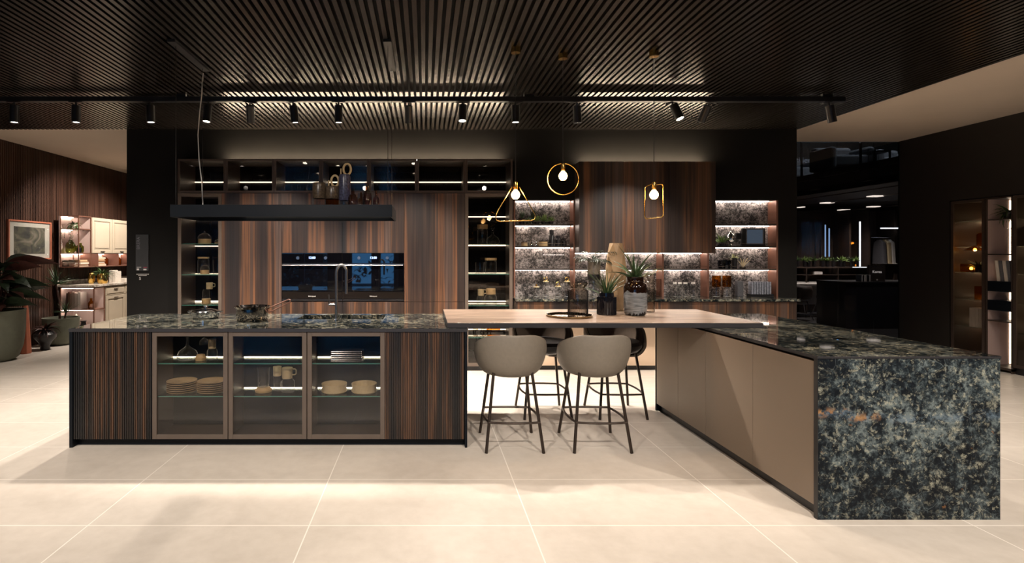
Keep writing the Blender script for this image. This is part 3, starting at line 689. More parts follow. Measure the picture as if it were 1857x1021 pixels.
def vase(name, label, cat, prof, m, x, y, z, n=28, group=None, parts=None):
    t = tag(obj(name, MB().lathe(prof, x, y, z, n), M[m], smooth=True, origin=(x, y, z)), label, cat, group); return t
SH = 4.40
def onshelf(px): return X(px, SH)
vg = 'bottles and jars on the hanging shelf'
def jar2(label, px, r, h, lowm, topm, split, ring=False):
    x = onshelf(px); t = thing('storage_jar', label, 'jar', (x, SH, EX), vg)
    obj('body', MB().lathe([(0,0),(r,0),(r,h*split),(r*.98,h*split)], x, SH, EX), M[lowm], t, smooth=True)
    obj('neck', MB().lathe([(r*.98,h*split),(r*1.02,h*split+.004),(r*1.02,h*.92),(r*.9,h),(0,h)], x, SH, EX), M[topm], t, smooth=True)
    if ring:
        obj('ring_handle', MB().tube([(x+.02+.030*math.cos(a), SH, EX+h+.044+.045*math.sin(a)) for a in [2*PI*k/20 for k in range(20)]], .009, 8, closed=True), M['sandw'], t, smooth=True)
        obj('peg', MB().tube([(x-.03, SH, EX+h), (x-.03, SH, EX+h+.05)], .006, 8), M['sandw'], t, smooth=True)
    return t
M['speckle'] = soft('speckled_glaze', (.10,.07,.045,1), .3, .6, 60); M['speckleb'] = soft('speckled_blue_glaze', (.06,.06,.10,1), .3, .7, 70)
jar2('glass jar with a bronze speckled upper half, leftmost on the hanging shelf', 579, .053, .235, 'glass', 'speckle', .45)
jar2('amber bronze jar with an oval ring handle on its lid', 603, .055, .205, 'amber', 'speckle', .5, True)
jar2('tall blue speckled jar with a ring handle at the very top', 625, .047, .30, 'glass', 'speckleb', .3, True)
bot = [(0,0),(.030,0),(.034,.005),(.034,.14),(.028,.165),(.013,.18),(.011,.24),(.014,.245)]
for i, (px, s, h, lb) in enumerate(((640, 1.15, .78, 'squat brown glass bottle with rounded shoulders'), (655, .9, .66, 'small amber bottle between the two taller brown ones'), (666, 1.1, .95, 'tall narrow-necked brown bottle on the hanging shelf'), (682, .82, .72, 'short brown bottle at the right end of the group'))):
    y = SH+(-.03 if i % 2 == 0 else .05); x = X(px, y)
    vase('glass_bottle', lb, 'bottle', [(r*s, z*h) for r, z in bot], 'brownglass' if i != 1 else 'amber', x, y, EX, group=vg)

# ------------------------------------------------------------------ pendants
def pendant(label, px, pyc, Y, kind):
    x = X(px, Y); bz = Z(pyc, Y)
    t = thing('pendant_lamp', label, 'pendant lamp', (x, Y, CZ), 'brass pendant lamps over the snack bar')
    obj('canopy', MB().lathe([(0,0),(.036,0),(.036,-.042),(0,-.042)], x, Y, CZ-.001, 24), M['brass'], t, smooth=True)
    obj('cord', MB().tube([(x, Y, CZ-.04), (x, Y, bz+.085)], .0025, 6), M['black'], t)
    obj('socket', MB().lathe([(0,.10),(.014,.10),(.016,.095),(.016,.04),(.012,.035)], x, Y, bz, 20), M['brass'], t, smooth=True)
    obj('bulb', MB().lathe([(0,-.036),(.018,-.033),(.030,-.018),(.034,0),(.028,.018),(.016,.032),(.012,.042)], x, Y, bz, 24), M['bulb'], t, smooth=True)
    pts = []
    def rnd(corners, r=.025, k=5):
        out = []
        for i, c in enumerate(corners):
            a = Vector(corners[i-1]); b = Vector(c); d = Vector(corners[(i+1) % len(corners)])
            p0 = b+(a-b).normalized()*r; p1 = b+(d-b).normalized()*r
            for j in range(k+1):
                u = j/k; out.append((1-u)**2*p0+2*u*(1-u)*b+u*u*p1)
        return out
    c, s = math.cos(.0), math.sin(.0)
    if kind == 'ring': L = [Vector((.126*math.cos(a), .0, -.035+.126*math.sin(a)+.01)) for a in [PI/2+.13+(2*PI-.26)*k/48 for k in range(49)]]
    elif kind == 'tri': L = [Vector((-.028,0,.062))]+rnd([(-.168,0,-.21),(.168,0,-.20)][:2], .03)[:0]+[Vector((-.14,0,-.13)), Vector((-.150,0,-.155)), Vector((-.155,0,-.18)), Vector((-.145,0,-.20)), Vector((-.12,0,-.207)), Vector((.12,0,-.20)), Vector((.145,0,-.193)), Vector((.153,0,-.172)), Vector((.148,0,-.150)), Vector((.03,0,.062))]
    else:
        L = [Vector((-.02,0,.085))]+[Vector(q) for q in ((-.065,.0,.066),(-.082,0,.055),(-.087,0,.035),(-.087,0,-.17),(-.082,0,-.187),(-.065,0,-.193),(.065,0,-.178),(.082,0,-.170),(.088,0,-.15),(.086,0,.065),(.080,0,.082),(.065,0,.087),(.02,0,.080))]
        R = Matrix.Rotation(.35, 3, 'Z'); L = [R @ q for q in L]
        L = [Vector((q.x*1.06, q.y, q.z)) for q in L]
    obj('wire_shape', MB().tube([Vector((x, Y, bz))+q for q in L], .0042, 8), M['brass'], t, smooth=True)
    light('POINT', 'bulb_light', (x, Y-.06, bz-.02), 4.5, (1,.55,.22), size=.03)
pendant('brass triangle wire lamp with glowing bulb, left of the three', 935, 353, 4.23, 'tri')
pendant('brass round ring lamp with glowing bulb', 1021, 319, 4.36, 'ring')
pendant('brass rounded rectangle wire lamp with glowing bulb', 1186, 353, 4.31, 'rect')

# ------------------------------------------------------------------ things on the snack bar
TZ = .9475
yy = 4.56
ty_ = thing('serving_tray', 'round dark bronze mirrored tray on the snack bar', 'tray', (X(1032,yy), yy, TZ))
obj('plate', MB().lathe([(0,0),(.185,0),(.19,.004),(.19,.018),(.184,.018),(.182,.006),(0,.006)], X(1032,yy), yy, TZ, 48), mat('bronze_mirror', (.30,.22,.12,1), .12, 1), ty_, smooth=True)
def ribs(mb, x, y, r, z0, z1, n, w=.0016, r1=None):
    for k in range(n):
        a = 2*PI*k/n; mb.tube([(x+r*math.cos(a), y+r*math.sin(a), z0), (x+(r1 or r)*math.cos(a), y+(r1 or r)*math.sin(a), z1)], w, 4)
    return mb
vy = 4.64; vx = X(1048, vy); z0 = TZ+.001 if vy > 4.75 else TZ+.0065
rv = thing('ribbed_vase', 'smoky ribbed glass vase topped by a ribbed bowl, on the tray', 'vase', (vx, vy, z0))
obj('body', MB().lathe([(0,0),(.080,0),(.083,.006),(.083,.20),(.078,.215),(.055,.222)], vx, vy, z0, 40), M['smoke'], rv, smooth=True)
obj('ribs', ribs(MB(), vx, vy, .0835, z0+.004, z0+.205, 40), M['black'], rv)
obj('bowl', ribs(MB().lathe([(.03,.222),(.05,.225),(.07,.245),(.083,.268),(.083,.275),(.080,.272)], vx, vy, z0, 40), vx, vy, .052, z0+.227, z0+.268, 40, .0014, .083), M['smoke'], rv, smooth=True)
vy = 4.95; vx = X(1077, vy)
tv = thing('cylinder_vase', 'tall clear glass cylinder with a grey rim band holding palm fronds', 'vase', (vx, vy, TZ))
obj('body', MB().lathe([(0,0),(.055,0),(.055,.44),(.05,.46)], vx, vy, TZ, 32), M['glass'], tv, smooth=True)
obj('rim_band', MB().lathe([(.0555,.33),(.0565,.33),(.0565,.46),(.05,.475),(.045,.475)], vx, vy, TZ, 32), M['greyglaze'], tv, smooth=True)
obj('ring', MB().lathe([(.056,.29),(.0575,.29),(.0575,.34),(.056,.34)], vx, vy, TZ, 32), M['potblack'], tv, smooth=True)
def fronds(root, name, x, y, z, n, L, w, m, lift=(.7,1.4), arch=(.3,.7), seed=1, k=7):
    random.seed(seed); mb = MB()
    for i in range(n):
        mb.blade((x+random.uniform(-.012,.012), y+random.uniform(-.012,.012), z), 2*PI*i/n+random.uniform(-.35,.35), L*random.uniform(.65,1.1), w*random.uniform(.7,1.1), random.uniform(*arch), random.uniform(*lift), n=k, roll=random.uniform(-.8,.8))
    return obj(name, mb, M[m], root)
random.seed(5); mb = MB()
for i in range(9):
    a = 2*PI*i/9+random.uniform(-.3,.3); L = random.uniform(.16,.25); d = Vector((math.cos(a), math.sin(a)*.6, 0)); p = Vector((vx, vy, TZ+.45)); pts = [p]
    lift = random.uniform(.45, 1.0)
    for k in range(5): p = p+(d*math.cos(lift-k*.22)+Vector((0,0,math.sin(lift-k*.22))))*L/5; pts.append(p.copy())
    mb.tube(pts, .0018, 4)
    for k in range(1, 6):
        for s in (-1, 1):
            for h in (0, .5):
                q = pts[k-1].lerp(pts[k], .5+h); mb.blade(q, a+s*.65, L*.5*(1.1-k*.12), .012, .3, lift-k*.22, n=3)
obj('palm_fronds', mb, M['leafdark'], tv)
vy = 4.70; vx = X(1100, vy)
dv = thing('ribbed_planter', 'small black ribbed vase with a tuft of grassy leaves', 'potted plant', (vx, vy, TZ))
obj('pot', ribs(MB().lathe([(0,0),(.077,0),(.079,.004),(.079,.155),(.062,.160),(.060,.19),(.055,.19),(.055,.15)], vx, vy, TZ, 36), vx, vy, .079, TZ+.004, TZ+.153, 44, .0025), M['blackgloss'], dv, smooth=True)
fronds(dv, 'leaves', vx, vy, TZ+.14, 44, .34, .017, 'leafblade', (.75,1.45), (.12,.45), 11)
vy = 5.045; vx = X(1117, vy)
fv = thing('tall_vase', 'tall faceted sand coloured vase behind the plants', 'vase', (vx, vy, TZ))
mb = MB(); n = 7; pr = [(.082,0),(.088,.02),(.092,.22),(.096,.40),(.078,.53),(.060,.625),(.052,.625),(.06,.45)]
mb.v = []; 
for j, (r, z) in enumerate(pr):
    for k in range(n):
        a = 2*PI*(k+.5*(j % 2))/n; mb.v.append((vx+r*math.cos(a), vy+r*math.sin(a)*.8, TZ+z+(.02*math.sin(k*2.1) if j in (3,4) else 0)))
for j in range(len(pr)-1):
    for k in range(n):
        k2 = (k+1) % n
        if j % 2 == 0: mb.f += [(j*n+k, j*n+k2, (j+1)*n+k), (j*n+k2, (j+1)*n+k2, (j+1)*n+k)]
        else: mb.f += [(j*n+k, j*n+k2, (j+1)*n+k2), (j*n+k, (j+1)*n+k2, (j+1)*n+k)]
mb.f.append(tuple(range(n))[::-1])
obj('body', mb, M['tallvase'], fv)
vy = 4.66; vx = X(1152, vy)
bv = thing('glazed_jar', 'large glossy brown and grey glazed jar with strap leaves', 'potted plant', (vx, vy, TZ))
m = mat('two_tone_glaze', rough=.06); pp = pos(m); g = nn(m, 'ShaderNodeSeparateXYZ'); lk(m, pp, g.inputs[0])
wv = math_(m, 'ADD', g.outputs[2], math_(m, 'MULTIPLY', noise(m, pp, 14, 3), .09))
zz = math_(m, 'PINGPONG', math_(m, 'MULTIPLY', g.outputs[0], 1), .012)
low = math_(m, 'ADD', wv, math_(m, 'MULTIPLY', zz, -1.6))
wa = ramp(m, math_(m, 'SUBTRACT', wv, .9), [(.0, (0,0,0)), (.285, (0,0,0)), (.29, (1,1,1))])
wb = ramp(m, math_(m, 'SUBTRACT', low, .9), [(.0, (1,1,1)), (.10, (1,1,1)), (.104, (0,0,0))])
grey = ramp(m, noise(m, pos(m, (4,4,30)), 3, 5), [(.35, (.10,.105,.11)), (.65, (.24,.25,.26))])
lk(m, mix(m, wb, mix(m, wa, grey, (.010,.0045,.003)), (.008,.009,.011)), bs(m).inputs['Base Color']); M['glaze'] = m
obj('pot', MB().lathe([(0,0),(.075,0),(.090,.018),(.096,.06),(.096,.235),(.088,.27),(.072,.285),(.068,.29),(.068,.325),(.070,.33),(.062,.33),(.062,.28)], vx, vy, TZ, 48), m, bv, smooth=True)
fronds(bv, 'leaves', vx, vy, TZ+.28, 20, .36, .036, 'leafblade', (.85,1.5), (.15,.55), 23)
mb = MB()
for az, L, li, ar, w in ((2.6,.30,1.5,.1,.05), (2.2,.28,1.35,.1,.045), (.25,.36,.75,.30,.028), (.05,.40,.62,.25,.026), (.6,.3,1.0,.4,.03)): mb.blade((vx, vy, TZ+.28), az, L, w, ar, li)
obj('broad_leaves', mb, M['leafgold'], bv)
vy = 4.93; vx = X(1173, vy)
vase('smoked_cylinder', 'amber smoked glass cylinder half hidden behind the glazed jar', 'vase', [(0,0),(.066,0),(.068,.006),(.068,.34),(.064,.345),(.063,.34)], 'smoke', vx, vy, TZ)

# ------------------------------------------------------------------ crockery prototypes
def put(kind, x, y, z, label, group, s=1., rot=0):
    return None
def p_lathe(name, cat, prof, m, n=28):
    def f(x, y, z, label, group=None, s=1., h=1.):
        return tag(obj(name, MB().lathe([(r*s, q*h) for r, q in prof], x, y, z, n), M[m], smooth=True, origin=(x,y,z)), label, cat, group)
    return f
decanter = p_lathe('glass_decanter', 'decanter', [(0,0),(.055,0),(.075,.015),(.080,.035),(.065,.07),(.025,.098),(.012,.115),(.011,.175),(.02,.185)], 'glass')
glass_cyl = p_lathe('glass_vase', 'glass vase', [(0,.002),(.045,.002),(.045,.12),(.052,.16)], 'glass')
glass_jar = p_lathe('glass_jar', 'glass jar', [(0,0),(.045,0),(.05,.01),(.05,.07),(.038,.085),(.036,.09)], 'glass')
tumbler = p_lathe('glass_tumbler', 'drinking glass', [(0,0),(.028,0),(.032,.09)], 'glass')
cup = p_lathe('stoneware_cup', 'cup', [(0,0),(.028,0),(.032,.004),(.033,.075),(.030,.075),(.029,.006),(0,.006)], 'cream')
coaster = p_lathe('stoneware_coaster', 'coaster', [(0,0),(.062,0),(.066,.006),(.066,.018),(.058,.022),(.05,.035),(.02,.038),(0,.038)], 'sandw')
bowl = p_lathe('stoneware_bowl', 'bowl', [(0,0),(.086,0),(.100,.012),(.094,.042),(.100,.072),(.096,.072),(.088,.042),(.088,.012),(0,.01)], 'cream', 36)
block = p_lathe('beech_canister', 'canister', [(0,0),(.052,0),(.055,.004),(.055,.058),(.05,.062),(0,.062)], 'sandw')
woodlid_jar = None
def mug(x, y, z, label, group=None):
    t = thing('mug', label, 'mug', (x,y,z), group)
    obj('cup', MB().lathe([(0,0),(.036,0),(.040,.004),(.041,.085),(.038,.085),(.036,.006),(0,.006)], x, y, z), M['cream'], t, smooth=True)
    obj('handle', MB().tube([(x+.040,y,z+.075),(x+.062,y,z+.074),(x+.07,y,z+.066),(x+.07,y,z+.038),(x+.062,y,z+.030),(x+.040,y,z+.028)], .0048, 8), M['cream'], t, smooth=True)
    return t
def lid_jar(x, y, z, label, group=None, r=.05, h=.12, lid='sandw', lh=.03):
    t = thing('lidded_jar', label, 'jar', (x,y,z), group)
    obj('jar_body', MB().lathe([(0,0),(r*.95,0),(r,.006),(r,h*.85),(r*.85,h)], x, y, z), M['glass'], t, smooth=True)
    obj('lid', MB().lathe([(0,h),(r*1.02,h+.001),(r*1.02,h+lh),(0,h+lh)], x, y, z), M[lid], t, smooth=True)
    return t
def dome(x, y, z, label, r=.05, h=.055, group=None):
    t = thing('glass_dome_box', label, 'jar', (x,y,z), group)
    obj('base', MB().lathe([(0,0),(r*.92,0),(r*.95,.004),(r*.95,h*.9),(0,h*.9)], x, y, z), M['sandw'], t, smooth=True)
    obj('dome', MB().lathe([(r*.97,h*.9),(r*.95,h*1.3),(r*.6,h*1.8),(.012,h*2.0),(.01,h*2.3),(0,h*2.35)], x, y, z), M['glass'], t, smooth=True)
    return t
# island glass cabinets (shelf tops)
S1, S2, iy = .6345, .3825, 4.30
def I(px): return X(px, iy)
decanter(I(340), iy, S1, 'round bellied glass decanter on the upper shelf of the left glass door')
wg = thing('wine_glass', 'stemmed glass hanging upside down beside the decanter', 'wine glass', (I(370), iy, .80))
obj('bowl', MB().lathe([(.034,0),(.036,.012),(.030,.035),(.012,.05),(.004,.055),(.003,.062)], I(370), iy, .755), M['glass'], wg, smooth=True)
obj('stem', MB().lathe([(.003,.062),(.003,.094),(.028,.099),(.028,.1),(0,.1)], I(370), iy, .755), M['glass'], wg, smooth=True)
coaster(I(366), iy-.02, S1, 'small beech bowl under the hanging wine glass', s=.62, h=1.3)
glass_jar(I(383), iy+.02, S1, 'glass jar carrying an upturned beige cup', s=.8, h=.95)
cup(I(383), iy+.02, S1+.086, 'beige cup stacked on the glass jar of the left glass door', s=.9)
pl = MB().lathe([(0,0),(.062,0),(.075,.004),(.112,.0125),(.1135,.015),(.112,.0165),(.090,.012),(.068,.007),(0,.006)], 0, 0, 0, 40)
pp0 = tag(obj('dinner_plate', pl, M['plate'], smooth=True), 'x', 'plate', 'stacked brown plates in the island')
pos6 = ['bottom', 'second', 'third', 'fourth', 'fifth', 'top']
first = True
for px, lb in ((331, 'left'), (386, 'right')):
    for k in range(6):
        o = pp0 if first else dup(pp0); first = False
        o.location = (I(px), iy-.01, S2+k*.0155); o['label'] = 'brown stoneware plate, %s one of the %s stack of six' % (pos6[k], lb)
coaster(I(478), iy, S2, 'beige stoneware lid under the tall glass vase'); glass_cyl(I(478), iy, S2+.04, 'flared clear glass vase standing on a beige lid', s=.95, h=.95)
glass_cyl(I(501), iy+.03, S2, 'narrow glass beaker carrying a beige cup', s=.62, h=.72); cup(I(501), iy+.03, S2+.118, 'beige handleless cup on the narrow glass beaker', s=1.0, h=1.)
glass_jar(I(522), iy, S2, 'round shouldered glass jar carrying the beige mug', s=1.05, h=1.15); mug(I(521), iy, S2+.105, 'beige mug with square handle stacked on a glass jar')
q = MB().box(-.12,.12,-.1,.1,0,.012)
sq0 = tag(obj('square_plate', q, M['darkplate'], bevel=.004), 'x', 'plate', 'stacked dark square plates in the island')
for k in range(6):
    o = sq0 if k == 0 else dup(sq0)
    o.location = (I(631), iy, S1+k*.0145); o['label'] = 'dark glazed square plate, %s of the stack of six' % pos6[k]
bowl(I(607), iy-.02, S2, 'cream stoneware bowl, the left of the two in the right glass door')
bowl(I(661), iy-.02, S2, 'cream stoneware bowl, the right of the two in the right glass door')

# display columns
def colz(k, right): return [Z(a, 6.86) for a in ((444,498,555,613) if right else (443,499,554,628))][k]+.009
cy_ = 7.02
def D(px): return X(px, cy_)
z = colz(0, 0); dome(D(371), cy_, z, 'low beech box with glass dome on the top left shelf', .085, .07); dome(D(392), cy_+.08, z, 'small glass dome pot at the back of the top left shelf', .05, .03)
z = colz(1, 0); lid_jar(D(366), cy_+.05, z, 'glass jar with flat beech lid in the left column', r=.07, h=.2, lh=.02); dome(D(376), cy_-.08, z, 'beech pot with glass dome in the left column', .058, .06); tumbler(D(393), cy_, z, 'tall drinking glass in the left column', s=1.5, h=2)
z = colz(2, 0); block(D(374), cy_, z, 'beech canister at the base of the mug tower', s=1.0, h=1.1); glass_jar(D(374), cy_, z+.07, 'glass jar in the middle of the mug tower', s=.9, h=1.3); mug(D(380), cy_, z+.188, 'beige mug on top of the glass jar tower')
z = colz(0, 1); lid_jar(D(875), cy_, z, 'tall glass canister with a wide beech lid, right column', r=.065, h=.2, lh=.055); decanter(D(893), cy_-.03, z, 'glass decanter beside the tall canister, right column', s=1.1, h=1.15)
z = colz(1, 1); lid_jar(D(890), cy_, z, 'wide glass jar with thick pale lid, right column', r=.075, h=.17, lh=.03); tumbler(D(870), cy_, z, 'straight drinking glass beside the wide glass jar', s=1.8, h=1.6)
z = colz(2, 1); glass_jar(D(872), cy_, z, 'glass jar under a mug on the bottom shelf, right column', s=1., h=1.2); mug(D(872), cy_, z+.11, 'beige mug on a glass jar, right column'); glass_jar(D(888), cy_-.12, z, 'large low glass jar, right column', s=1.5, h=1.5); block(D(888), cy_-.12, z+.137, 'beech canister stacked on the large low glass jar', s=1.1, h=1.2)
z = colz(3, 1)
for k, (px, m_, s, lb) in enumerate(((862,'smoke',1.,'smoky tumbler, leftmost under the snack bar'), (869,'glass',1.1,'clear tumbler behind the left front stool'), (877,'smoke',1.1,'smoky tumbler left of the amber glass bowl'))):
    x = D(px); tag(obj('glass_tumbler', MB().lathe([(0,0),(.028*s,0),(.034*s,.12)], x, cy_+(.06 if k == 1 else -.05), z), M[m_], smooth=True, origin=(x,cy_+(.06 if k == 1 else -.05),z)), lb, 'drinking glass')
vase('amber_bowl', 'wide amber glass bowl seen just under the snack bar', 'bowl', [(0,0),(.085,0),(.088,.02),(.088,.12)], 'amber', D(895), cy_, z)

# top glass units: a few glasses stand inside
for k, (px, i) in enumerate(((522, 2), (537, 2), (548, 2))):
    x = X(px, 7.1); tag(obj('glass_bowl', MB().lathe([(0,0),(.03,0),(.06,.04),(.062,.11)], x, 7.1, 2.261), M['glass'], smooth=True, origin=(x,7.1,2.261)), 'clear glass in the top unit, %s' % ('leftmost of three', 'middle of three', 'rightmost of three')[k], 'glass', 'glasses in the top unit')

# ------------------------------------------------------------------ things in the niche
ny = 7.10
def N(px): return X(px, ny)
def plant(name, label, x, y, z, m, pot, n, L, w, r=.045, h=.07, seed=1, lift=(.6,1.4), arch=(.2,.6)):
    t = thing(name, label, 'potted plant', (x,y,z))
    obj('pot', MB().lathe([(0,0),(r*.8,0),(r,h),(r*.9,h),(r*.85,h*.85),(0,h*.85)], x, y, z, 20), M[pot], t, smooth=True)
    fronds(t, 'leaves', x, y, z+h*.85, n, L, w, m, lift, arch, seed, 4); return t
z = 1.861
plant('spiky_plant', 'dark spiky potted plant under the triangle lamp', N(946), ny, z, 'leafblade', 'potblack', 22, .15, .02, .04, .08, 3, (.9,1.5), (.1,.2))
plant('palm_sprig', 'dark fern like sprig on the top left niche shelf', N(967), ny+.02, z, 'leafdark', 'potblack', 16, .20, .028, .03, .08, 4, (1.0,1.5), (.1,.4))
for px, s, lb in ((973, 8, 'pale green succulent right behind the triangle lamp corner'), (986, 9, 'largest pale green succulent on the top left niche shelf'), (998, 10, 'pale green succulent at the right end of its row')):
    plant('succulent', lb, N(px), ny-.02, z, 'leafbright', 'potblack', 26, .085 if px != 986 else .11, .045, .04, .04, s, (.1,1.5), (-.2,.2))
plant('trailing_plant', 'small trailing plant at the left niche edge', N(957), ny-.03, z, 'leaf', 'potblack', 20, .13, .02, .035, .05, 14, (-.2,1.2), (.3,.8))
z = 1.575
for px, m_, r, h, lb in ((951,'sandw',.040,.045,'low round wooden box with dark lid, left niche'), (985,'sandw',.056,.058,'wide round wooden box in the left niche')):
    t = thing('round_box', lb, 'box', (N(px), ny, z)); obj('body', MB().lathe([(0,0),(r,0),(r,h),(0,h)], N(px), ny, z), M[m_], t, smooth=True); obj('lid', MB().lathe([(0,h),(r*1.04,h),(r*1.04,h+.014),(0,h+.014)], N(px), ny, z), M['bronzedark'], t, smooth=True)
for px, h, r, lb in ((1000.5,.21,.036,'tall square shouldered black bottle'), (1012,.14,.034,'medium black bottle in the left niche'), (1023,.105,.032,'shortest black bottle near the niche upright')):
    t = thing('black_bottle', lb, 'bottle', (N(px), ny, z), 'black bottles in the left niche'); obj('body', MB().lathe([(0,0),(r,0),(r,h*.62),(r*.7,h*.7),(r*.5,h*.72)], N(px), ny, z), M['potblack'], t, smooth=True); obj('stopper', MB().lathe([(r*.62,h*.72),(r*.75,h*.73),(r*.75,h),(0,h)], N(px), ny, z), M['potblack'], t, smooth=True)
for px, lb in ((963,'small chrome cruet with round body, left niche'), (972,'narrow chrome cruet beside the round one')):
    vase('cruet', lb, 'cruet', [(0,0),(.02,0),(.024,.02),(.012,.05),(.006,.075),(.009,.08)], 'chrome', N(px), ny-.02, z)
# hanging rod with pegs
t = thing('hanging_rod', 'slim black frame with a steel bar under the second left shelf', 'rail', (N(1002), 7.06, 1.45))
obj('frame', MB().tube([(N(983),7.06,1.555),(N(983),7.06,1.455)], .003, 6).tube([(N(1022),7.06,1.555),(N(1022),7.06,1.455)], .003, 6), M['black'], t)
obj('bar', MB().tube([(N(983),7.06,1.458),(N(1022),7.06,1.458)], .006, 8), M['steel'], t)
z = .9205
for i, (px, h, lb) in enumerate(((971,.12,'short glass jar with a gold knobbed beech lid'), (988,.19,'glass jar with a gold ring lid, left of three ring lids'), (1010,.125,'low glass jar with a gold ring lid, between two taller ones'), (1026,.19,'glass jar with a gold ring lid next to the ribbed bowl'))):
    x = N(px); y = ny-.06
    t = thing('ring_lid_jar', lb, 'jar', (x,y,z), 'glass jars with brass lids on the back worktop')
    obj('jar_body', MB().lathe([(0,0),(.034,0),(.036,h)], x, y, z), M['glass'], t, smooth=True); obj('lid', MB().lathe([(0,h),(.038,h),(.038,h+.012),(0,h+.012)], x, y, z), M['cream'], t, smooth=True)
    if i: obj('ring_handle', MB().tube([(x+.022*math.cos(a), y, z+h+.036+.026*math.sin(a)) for a in [2*PI*k/18 for k in range(18)]], .0055, 8, closed=True), M['brass'], t, smooth=True)
    else: obj('knob', MB().lathe([(0,0),(.012,0),(.012,.03),(0,.03)], x, y, z+h+.012), M['brass'], t, smooth=True)
for i, px in enumerate((1224, 1233, 1243, 1257)):
    x = N(px); h = .16
    t = thing('spice_jar', 'glass bottle with white cap, %s in the row of four' % ('leftmost','second','third','rightmost')[i], 'jar', (x,ny,z), 'white capped bottles under the wall cabinet')
    obj('jar_body', MB().lathe([(0,0),(.028,0),(.030,.13),(.02,h)], x, ny, z), M['glass'], t, smooth=True); obj('cap', MB().lathe([(0,h),(.024,h),(.024,h+.022),(0,h+.022)], x, ny, z), M['white'], t, smooth=True)
for px, lb in ((1296,'tall amber glass, left of the pair'), (1315,'tall amber glass, right of the pair')):
    x = N(px); t = thing('amber_tumbler', lb, 'drinking glass', (x,ny-.04,z), 'pair of amber glasses on the back worktop')
    obj('foot', MB().lathe([(0,0),(.042,0),(.04,.05),(.035,.12),(.05,.125)], x, ny-.04, z), M['glass'], t, smooth=True); obj('cup', MB().lathe([(.03,.125),(.052,.13),(.052,.27)], x, ny-.04, z), M['ambercup'] if 'ambercup' in M else M.setdefault('ambercup', glass('amber_cup', (.75,.42,.10), .04, edge=(.35,.12,.02))), t, smooth=True)
z = 1.575
plant('leafy_plant', 'bright leafy plant at the left end of the screen shelf', N(1304)+.03, ny-.01, z, 'leafbright', 'potblack', 40, .14, .03, .035, .05, 31, (.3,1.5), (-.1,.4))
t = thing('glass_urn', 'round silvered glass urn with pointed lid', 'jar', (N(1325),ny,z)); obj('body', MB().lathe([(0,0),(.03,0),(.02,.03),(.05,.07),(.055,.10),(.04,.13)], N(1325), ny, z), M['chrome'], t, smooth=True); obj('lid', MB().lathe([(.05,.13),(.04,.15),(.015,.17),(.01,.19),(0,.195)], N(1325), ny, z), M['chrome'], t, smooth=True)
t = thing('perfume_bottle', 'small square glass bottle with dark cap beside the screen', 'bottle', (N(1339),ny,z)); obj('body', box(N(1339)-.03,N(1339)+.03,ny-.02,ny+.02,z,z+.09), M['glass'], t, bevel=.004); obj('cap', box(N(1339)-.028,N(1339)+.028,ny-.018,ny+.018,z+.09,z+.17), M['potblack'], t)
t = thing('tablet_screen', 'small dark framed screen leaning in the right niche', 'tablet', (N(1368),ny-.01,z))
a, b = N(1349), N(1384)
obj('housing', box(N(1345), N(1387), ny-.01, ny+.02, z, z+.235), M['black'], t, bevel=.003)
obj('screen_frame', box(a+.02, b, ny-.016, ny-.011, z+.02, z+.225), M['greyfab'], t)
obj('screen', box(a+.032, b-.018, ny-.019, ny-.0165, z+.03, z+.215), emis('screen_glow', (.05,.07,.10), .8), t)
z = 1.281
vase('blue_glass_bowl', 'dark blue glass bowl pair with a silver rim, right niche', 'bowl', [(0,0),(.07,0),(.078,.05),(.074,.055),(.078,.10),(.086,.105),(.086,.11)], 'darkblue' if 'darkblue' in M else [M.setdefault('darkblue', glass('blue_glass', (.12,.16,.24), .04, edge=(.02,.03,.05))), 'darkblue'][1], N(1313), ny-.01, z)
plant('flowering_plant', 'pale flowers in a black cylinder vase, right niche', N(1332), ny, z, 'leafflower' if 'leafflower' in M else [M.setdefault('leafflower', soft('pale_petal', (.42,.45,.22,1), .6, .3, 40)), 'leafflower'][1], 'potblack', 30, .08, .03, .035, .14, 41, (.2,1.5), (-.2,.2))
t = thing('hand_ornament', 'pale branching coral ornament in a shallow dish, right niche', 'ornament', (N(1347),ny,z)); obj('dish', MB().lathe([(0,0),(.03,0),(.045,.02),(.04,.02),(0,.01)], N(1347), ny, z), M['chrome'], t, smooth=True)
mb = MB()
for a, L in ((-.5,.09),(-.2,.12),(.1,.11),(.4,.13),(.7,.12)): mb.tube([(N(1347),ny,z+.015),(N(1347)+math.sin(a)*L*.5,ny,z+.02+math.cos(a)*L*.5),(N(1347)+math.sin(a*1.3)*L,ny,z+.02+math.cos(a)*L)], .009, 6, r1=.004)
obj('branches', mb, M['cream'], t, smooth=True)
z = .9205
t = thing('plate_rack', 'row of grey cloth bound books or napkins in a wire rack', 'rack', (N(1380),ny,z))
obj('base', box(N(1358), N(1399), ny-.05, ny+.05, z, z+.03), M['black'], t)
mb = MB()
for k in range(8):
    x = N(1360)+k*.033; mb.box(x, x+.022, ny-.04, ny+.04, z+.03, z+.19)
obj('napkins', mb, soft('striped_cloth', (.22,.23,.27,1), .9, .35, 60), t)
tag(obj('folded_napkin', box(N(1335), N(1346), ny-.03, ny+.03, z, z+.20), M['greyfab'], origin=(N(1340),ny,z), bevel=.004), 'single grey folded cloth standing between amber glasses and rack', 'napkin')
vase('dark_beaker', 'dark tapered glass beaker on the back worktop right of the jar', 'vase', [(0,0),(.03,0),(.042,.23)], 'smoke', N(1190), ny-.05, z)
